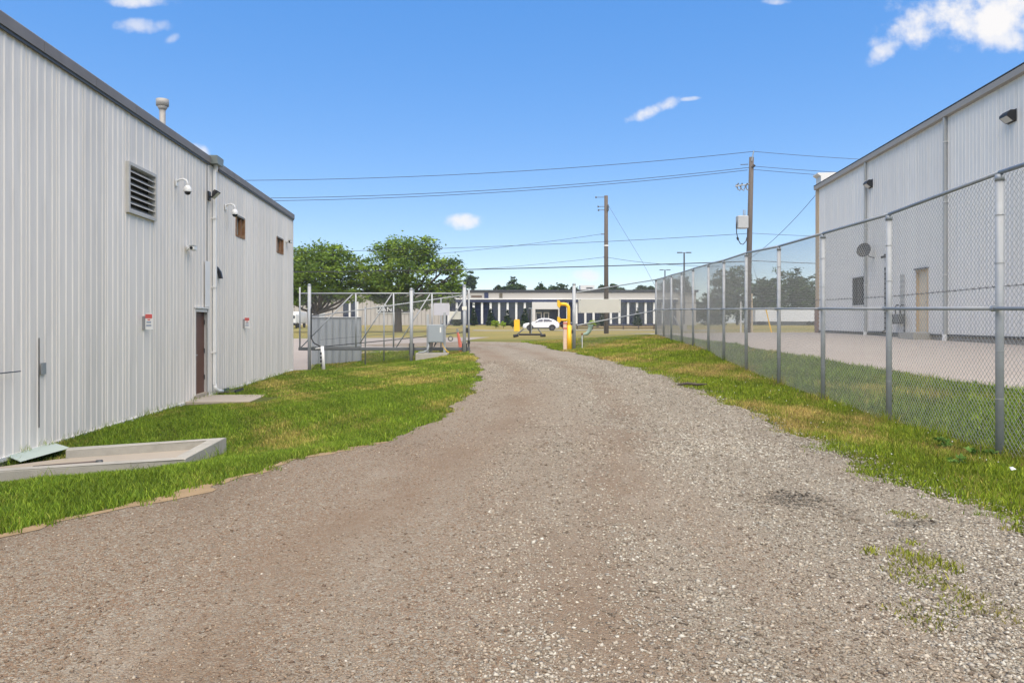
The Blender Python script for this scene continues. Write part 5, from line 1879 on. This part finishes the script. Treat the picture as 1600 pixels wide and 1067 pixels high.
def grass_patch(name, label, x0, x1, y0, y1, dens, inside, hgt, wid, pal, seed, patch=.8, dryf=.25):
    g = np.random.default_rng(seed)
    n = int((x1 - x0) * (y1 - y0) * dens)
    x = g.uniform(x0, x1, n)
    y = g.uniform(y0, y1, n)
    ok = inside(x, y)
    x, y = x[ok], y[ok]
    # tufts: pull blades towards random centres
    n = len(x)
    z = H(x, y)
    # soft patches of lush and burnt grass
    def fbm(a, b):
        return (np.sin(a * 1.3 + b * .7 + 1) + np.sin(a * .6 - b * 1.1 + 2) + .7 * np.sin(a * 2.9 + b * 2.3) + .6 * np.sin(a * 4.7 - b * 3.9 + 4) + .4 * np.sin(a * 9.1 + b * 7.7)) / 3.7
    pt = fbm(x * patch * 1.6, y * patch) + g.normal(0, .25, n)
    f2 = fbm(x * 3.1 + 5, y * 2.2 + 2)
    hh = hgt * g.uniform(.55, 1.25, n) * (1 + .35 * f2)
    ang = g.uniform(0, 2 * np.pi, n)
    w = wid * g.uniform(.6, 1.3, n)
    tx, ty = np.cos(ang), np.sin(ang)
    la = g.uniform(0, 2 * np.pi, n)
    ln = hh * g.uniform(.15, .75, n)
    lx, ly = np.cos(la) * ln, np.sin(la) * ln
    P0 = np.stack([x - tx * w, y - ty * w, z - .01], 1)
    P1 = np.stack([x + tx * w, y + ty * w, z - .01], 1)
    P2 = np.stack([x + tx * w * .7 + lx * .4, y + ty * w * .7 + ly * .4, z + hh * .6], 1)
    P3 = np.stack([x - tx * w * .7 + lx * .4, y - ty * w * .7 + ly * .4, z + hh * .6], 1)
    P4 = np.stack([x + lx, y + ly, z + hh * .95], 1)
    V = np.stack([P0, P1, P2, P3, P4], 1).reshape(-1, 3)
    i = np.arange(n)[:, None] * 5
    Fa = np.concatenate([i + np.array([[0, 1, 2]]), i + np.array([[0, 2, 3]]), i + np.array([[3, 2, 4]])], 1).reshape(-1)
    pal = np.array(pal)
    c = pal[g.integers(0, len(pal) - 2, n)]
    dr = np.clip((pt - (1 - 2 * dryf) * .55) * 1.6, 0, 1)[:, None]
    dry = pal[len(pal) - 2 + g.integers(0, 2, n)]
    c = c * (1 - dr * .85) + dry * dr * .85
    c = c * g.uniform(.5, 1.3, n)[:, None] * (1 + .28 * f2[:, None])
    o = place(name, np_mesh(name, V, Fa, 3, M_GRASS, np.repeat(c, 5, 0)))
    tag(o, label, 'grass', kind='stuff')


LUSH = [(.15, .245, .018), (.19, .285, .022), (.245, .33, .03), (.10, .175, .015), (.56, .43, .14), (.44, .36, .08)]
VERGE = [(.185, .27, .016), (.235, .31, .02), (.29, .34, .03), (.13, .20, .014), (.58, .42, .14), (.48, .31, .12)]


def in_pad(x, y):
    # inside the kerbed pad or the step slab
    a = (x < -4.10 - .096 * (y - 9.23)) & (y > 8.05 + (x + 6.93) * .417) & (y < 10.08 + (x + 6.1) * .503) & (x > -7.2)
    a |= (x < -6.0) & (y > 8.2) & (y < 10.4)
    s = (x < -5.6) & (y > 16.75) & (y < 18.4)
    return a | s


def left_in(x, y):
    e = xl(y)
    ragged = .07 * np.sin(x * 23 + y * 17) + .06 * np.sin(y * 41) + .08 * np.sin(y * 9 + x * 3) + rng.normal(0, .06, len(x))
    return (x < e - .08 + ragged) & (x > lwx(y) + .05) & ~in_pad(x, y)


grass_patch('lawn_grass', 'lush green grass between the gravel drive and the ivory building, nearest part', -8, -1.4, 3.6, 9.5, 4200, left_in, .075, .0045, LUSH, 1, dryf=.20)
grass_patch('lawn_grass', 'green grass on the slope before the ivory building and brown door', -9, -.6, 9.5, 18, 2100, left_in, .065, .006, LUSH, 2, dryf=.30)
grass_patch('lawn_grass', 'patchy green and burnt grass on the slope below the sliding gate', -9.5, -.6, 18, 38.0, 720, lambda x, y: (x < xl(y) - .05) & np.where(y < 29.3, x > lwx(y) + .05, x > -8.9 - .1 * (y - 29)) & ~in_pad(x, y), .06, .011, LUSH, 3, dryf=.56)


def fence_x(y):
    return np.interp(y, [2.5, 5.2] + FENCE_Y, [4.85, 5.04] + [f[0] for f in FENCE])


def right_in(x, y):
    ragged = .12 * np.sin(x * 17 + y * 13) + .10 * np.sin(y * 31 + x * 5) + .15 * np.sin(y * 4.3) + rng.normal(0, .09, len(x))
    return (x > xr(y) + .10 + ragged) & (x < fence_x(y) + .25)


def strip_in(x, y):
    return (x > fence_x(y) + .1) & (x < pav_l(y) - .1)


grass_patch('verge_grass', 'ragged yellow green grass verge between the gravel and the near fence posts', 3.2, 6.2, 3.4, 13, 3300, right_in, .065, .0045, VERGE, 4, dryf=.5)
grass_patch('verge_grass', 'grass verge along the middle of the chain link fence', 3.2, 7.0, 13, 23, 1500, right_in, .06, .007, VERGE, 5, dryf=.52)
grass_patch('verge_grass', 'grassy mound between the right gate post and the fence corner', .5, 8, 23, 40, 650, lambda x, y: (x > xr(y) + .1) & (x < np.minimum(fence_x(y) + .25, 7.5)), .085, .011, VERGE, 6, dryf=.56)
grass_patch('strip_grass', 'green grass strip between the chain link fence and the paved yard', 4.9, 10.4, 3.5, 22, 900, strip_in, .13, .007, LUSH, 7, dryf=.25)
grass_patch('strip_grass', 'far end of the grass strip behind the chain link fence', 5.9, 8.6, 22, 37, 500, strip_in, .10, .011, LUSH, 8, dryf=.25)


# weeds growing in the gravel and taller tufts
def near_spots(spots):
    def f(x, y):
        m = np.zeros(len(x), bool)
        for (cx, cy, r) in spots:
            m |= ((x - cx) ** 2 + ((y - cy) * .8) ** 2) < (r * rng.uniform(.1, 1.25, len(x))) ** 2
        return m
    return f


def gpt(px, py, h=EYE):
    Y = F * h / (py - HOR)
    return (X_(px, Y), Y)


spots = []
for px, py, r in ((1358, 872, .07), (1430, 885, .16), (1470, 897, .12), (1425, 912, .16), (1460, 925, .12), (1510, 950, .14), (1548, 972, .15), (1535, 945, .07), (1440, 975, .16), (1450, 990, .10), (1500, 970, .06), (1345, 720, .12), (1410, 815, .10), (1440, 820, .08), (1425, 860, .06)):
    x, y = gpt(px, py)
    spots.append((x, y, r))
xs_, ys_ = [s[0] for s in spots], [s[1] for s in spots]
grass_patch('gravel_weeds', 'sparse yellow green weeds growing through the gravel at the lower right', min(xs_) - .3, max(xs_) + .3, min(ys_) - .3, max(ys_) + .3, 4200, near_spots(spots), .05, .006, [(.22, .25, .03), (.28, .28, .04), (.18, .22, .025), (.24, .26, .03), (.33, .28, .08), (.30, .25, .08)], 9, dryf=.4)
spots = [(f[0] + .0, f[1], .30) for f in FENCE[:9]] + [(5.3, 9.2, .25), (5.55, 12, .25), (5.2, 7.2, .3), (5.1, 6.2, .25), (4.4, 6.0, .2)]
grass_patch('tall_tufts', 'taller grass tufts round the feet of the fence posts', 4.2, 7.2, 5.5, 30.5, 900, near_spots(spots), .17, .0045, VERGE, 10, dryf=.42)
spots = [(float(lwx(y)) + .12 + .05 * math.sin(y * 7), float(y), .13) for y in np.arange(9.6, 28, .55)] + [(-4.0, 9.6, .16), (-4.05, 10.4, .16), (-4.5, 8.9, .16), (-5.4, 8.5, .16)]
grass_patch('tall_tufts', 'taller grass growing along the ivory wall base and pad kerb', -9, -3.4, 7.2, 28.5, 900, near_spots(spots), .17, .004, LUSH, 11, dryf=.15)


# broad leaved weeds and clover heads in the right verge
def clover():
    g = np.random.default_rng(3)
    V, Fa, C = [], [], []
    n = 38
    y = g.uniform(6, 20, n)
    x = np.array([g.uniform(xr(a) + .3, fence_x(a)) for a in y])
    z = H(x, y) + g.uniform(.07, .12, n)
    o6 = np.array([(1, 0, 0), (-1, 0, 0), (0, 1, 0), (0, -1, 0), (0, 0, 1), (0, 0, -1)]) * .008
    f8 = np.array([(0, 2, 4), (2, 1, 4), (1, 3, 4), (3, 0, 4), (2, 0, 5), (1, 2, 5), (3, 1, 5), (0, 3, 5)])
    P3 = np.stack([x, y, z], 1)
    V = (P3[:, None] + o6[None] * g.uniform(.6, 1.3, n)[:, None, None]).reshape(-1, 3)
    Fa = (np.arange(n)[:, None, None] * 6 + f8[None]).reshape(-1)
    C = np.tile(np.array([(.75, .75, .70)]), (len(V), 1))
    o = place('clover_flowers', np_mesh('clover_flowers', V, Fa, 3, M_GRASS, C))
    tag(o, 'tiny white clover heads scattered in the right verge', 'flowers', kind='stuff')


clover()
LEAFC = [(.12, .22, .04), (.15, .26, .05)]
for i, (px, py, h_, lab) in enumerate(((1475, 690, 1.37, 'broad leaved weed in the verge left of the nearest fence post'), (1500, 718, 1.38, 'small rosette weed in the verge before the nearest fence post'), (1532, 705, 1.37, 'leafy weed close to the foot of the nearest fence post'))):
    x, y = gpt(px, py, h_)
    z = h1(x, y)
    t = thing('leafy_weed', lab, 'weed', (x, y, z), 0, 'leafy weeds in the verge')
    V, Fa, C = leaves([(0, 0, .07, .10, .10, .05)], 110, .032, LEAFC, seed=i, clump=14)
    place('leaves', np_mesh('leaves', V, Fa, 4, M_LEAF, C), t)
    MB().cyl((0, 0, -.02), (0, 0, .12), .006, n=5).build('stem', M_LEAF if False else M_WOODP, t, False)
# litter and a fallen twig
x, y = gpt(1582, 733, 1.37)
t = thing('paper_scrap', 'crumpled white paper scrap in the grass near the right edge', 'litter', (x, y, h1(x, y) + .06))
MB().add([(-.025, -.02, 0), (.02, -.025, .01), (.03, .015, .0), (-.01, .03, .02), (0, 0, .03)], [(0, 1, 4), (1, 2, 4), (2, 3, 4), (3, 0, 4)]).build('scrap', M_WHITE, t, False)
x, y = gpt(1082, 603, 1.36)
t = thing('fallen_branch', 'short dark broken branch on the right edge of the gravel', 'branch', (x, y, h1(x, y) + .05))
MB().tube([(-.3, .1, 0), (-.1, .03, .03), (.1, 0, .01), (.28, -.12, .03)], [.02, .035, .03, .012], 6).build('stick', M_BARK, t, False)
MB().tube([(.02, .01, .02), (.1, .12, .06)], [.016, .006], 5).build('twig', M_BARK, t, False)


# ------------------------------------------------------------------ loose stone
def stones(name, label, n, y0, y1, smin, smax, seed, power):
    g = np.random.default_rng(seed)
    t = g.uniform(0, 1, n)
    y = y0 * (y1 / y0) ** (t ** power)
    a, c = xl(y), xr(y)
    lim = .76 * y + .3
    a = np.maximum(a, -lim)
    c = np.minimum(c, lim)
    x = a + (c - a) * g.uniform(0, 1, n)
    stray = g.uniform(0, 1, n) < .03
    x = np.where(stray, np.where(g.uniform(0, 1, n) < .6, c + np.abs(g.normal(0, .22, n)), a - np.abs(g.normal(0, .12, n))), x)
    def fbm(p, q_):
        return (np.sin(p * 1.7 + q_ * .5) + np.sin(p * .9 - q_ * .8 + 2) + .7 * np.sin(p * 3.9 + q_ * 1.3) + .5 * np.sin(p * 7.7 - q_ * 2.9 + 4)) / 3.2
    zone = np.clip((x + 1.3) / 3.8 + fbm(x * 1.6, y * .35) * .5 + np.clip((y - 8) / 14, 0, 1) * .45, 0, 1)
    keep = g.uniform(0, 1, n) < (.34 + .66 * zone) * (1 - .62 * tracks(x, y))
    x, y, zone = x[keep], y[keep], zone[keep]
    n = len(x)
    z = H(x, y) + .022
    s = smin * (smax / smin) ** (g.uniform(0, 1, n) ** 2.2) * (.85 + .45 * zone)
    d = g.normal(size=(n, 6, 3)) * .28
    o6 = np.array([(1, 0, 0), (0, 1, 0), (-1, 0, 0), (0, -1, 0), (0, 0, .75), (0, 0, -.75)])
    v = (o6[None] + d) * s[:, None, None] * g.uniform(.65, 1.35, (n, 1, 3)) * np.array([1, 1, .6])
    an = g.uniform(0, 2 * np.pi, n)
    ca, sa_ = np.cos(an)[:, None], np.sin(an)[:, None]
    vx = v[..., 0] * ca - v[..., 1] * sa_
    vy = v[..., 0] * sa_ + v[..., 1] * ca
    V = np.stack([vx + x[:, None], vy + y[:, None], v[..., 2] + z[:, None] + s[:, None] * .12], -1).reshape(-1, 3)
    f8 = np.array([(0, 1, 4), (1, 2, 4), (2, 3, 4), (3, 0, 4), (1, 0, 5), (2, 1, 5), (3, 2, 5), (0, 3, 5)])
    Fa = (np.arange(n)[:, None, None] * 6 + f8[None]).reshape(-1)
    grey = np.array([(0.370, 0.344, 0.283), (0.282, 0.251, 0.197), (0.458, 0.437, 0.370), (0.150, 0.127, 0.096), (0.343, 0.307, 0.240)])
    brn = np.array([(0.250, 0.180, 0.122), (0.189, 0.132, 0.086), (0.303, 0.236, 0.165), (0.143, 0.098, 0.066), (0.318, 0.260, 0.190)])
    k = g.integers(0, 5, n)
    zz = np.clip(zone + g.normal(0, .18, n), 0, 1)[:, None]
    c = (grey[k] * zz + brn[k] * (1 - zz)) * g.uniform(.75, 1.2, n)[:, None] * (1 + .16 * fbm(x * 2.3 + 3, y * 1.1)[:, None])
    wht = g.uniform(0, 1, n) < .005
    c[wht] = (.52, .47, .39)
    # oil soaked patch
    ox, oy = gpt(1240, 787)
    dk = ((x - ox) / .28) ** 2 + ((y - oy) / .32) ** 2 < g.uniform(.3, 1.3, n)
    c[dk] *= .38
    ox, oy = gpt(1425, 829)
    dk = ((x - ox) / .22) ** 2 + ((y - oy) / .12) ** 2 < g.uniform(.3, 1.3, n)
    c[dk] *= .5
    o = place(name, np_mesh(name, V, Fa, 3, M_STONE, np.repeat(c, 6, 0)))
    tag(o, label, 'gravel', kind='stuff')


stones('gravel_stones', 'loose crushed stone lying on the nearest part of the drive', 140000, 2.5, 9, .0046, .0138, 1, 1.0)
stones('gravel_stones', 'loose crushed stone on the middle stretch of the drive', 45000, 8, 26, .008, .018, 2, 1.0)

# ------------------------------------------------------------------ summer haze
hz = MB().box((-3200, -70, -3), (3200, 4100, 16)).build('haze', None)
hz['kind'] = 'stuff'
hm = bpy.data.materials.new('thin_haze')
hm.use_nodes = True
hn = hm.node_tree
hn.nodes.remove(hn.nodes['Principled BSDF'])
pv_ = hn.nodes.new('ShaderNodeVolumePrincipled')
pv_.inputs['Color'].default_value = (.86, .92, 1, 1)
pv_.inputs['Density'].default_value = .0003
hn.links.new(pv_.outputs[0], hn.nodes['Material Output'].inputs['Volume'])
hz.data.materials.append(hm)
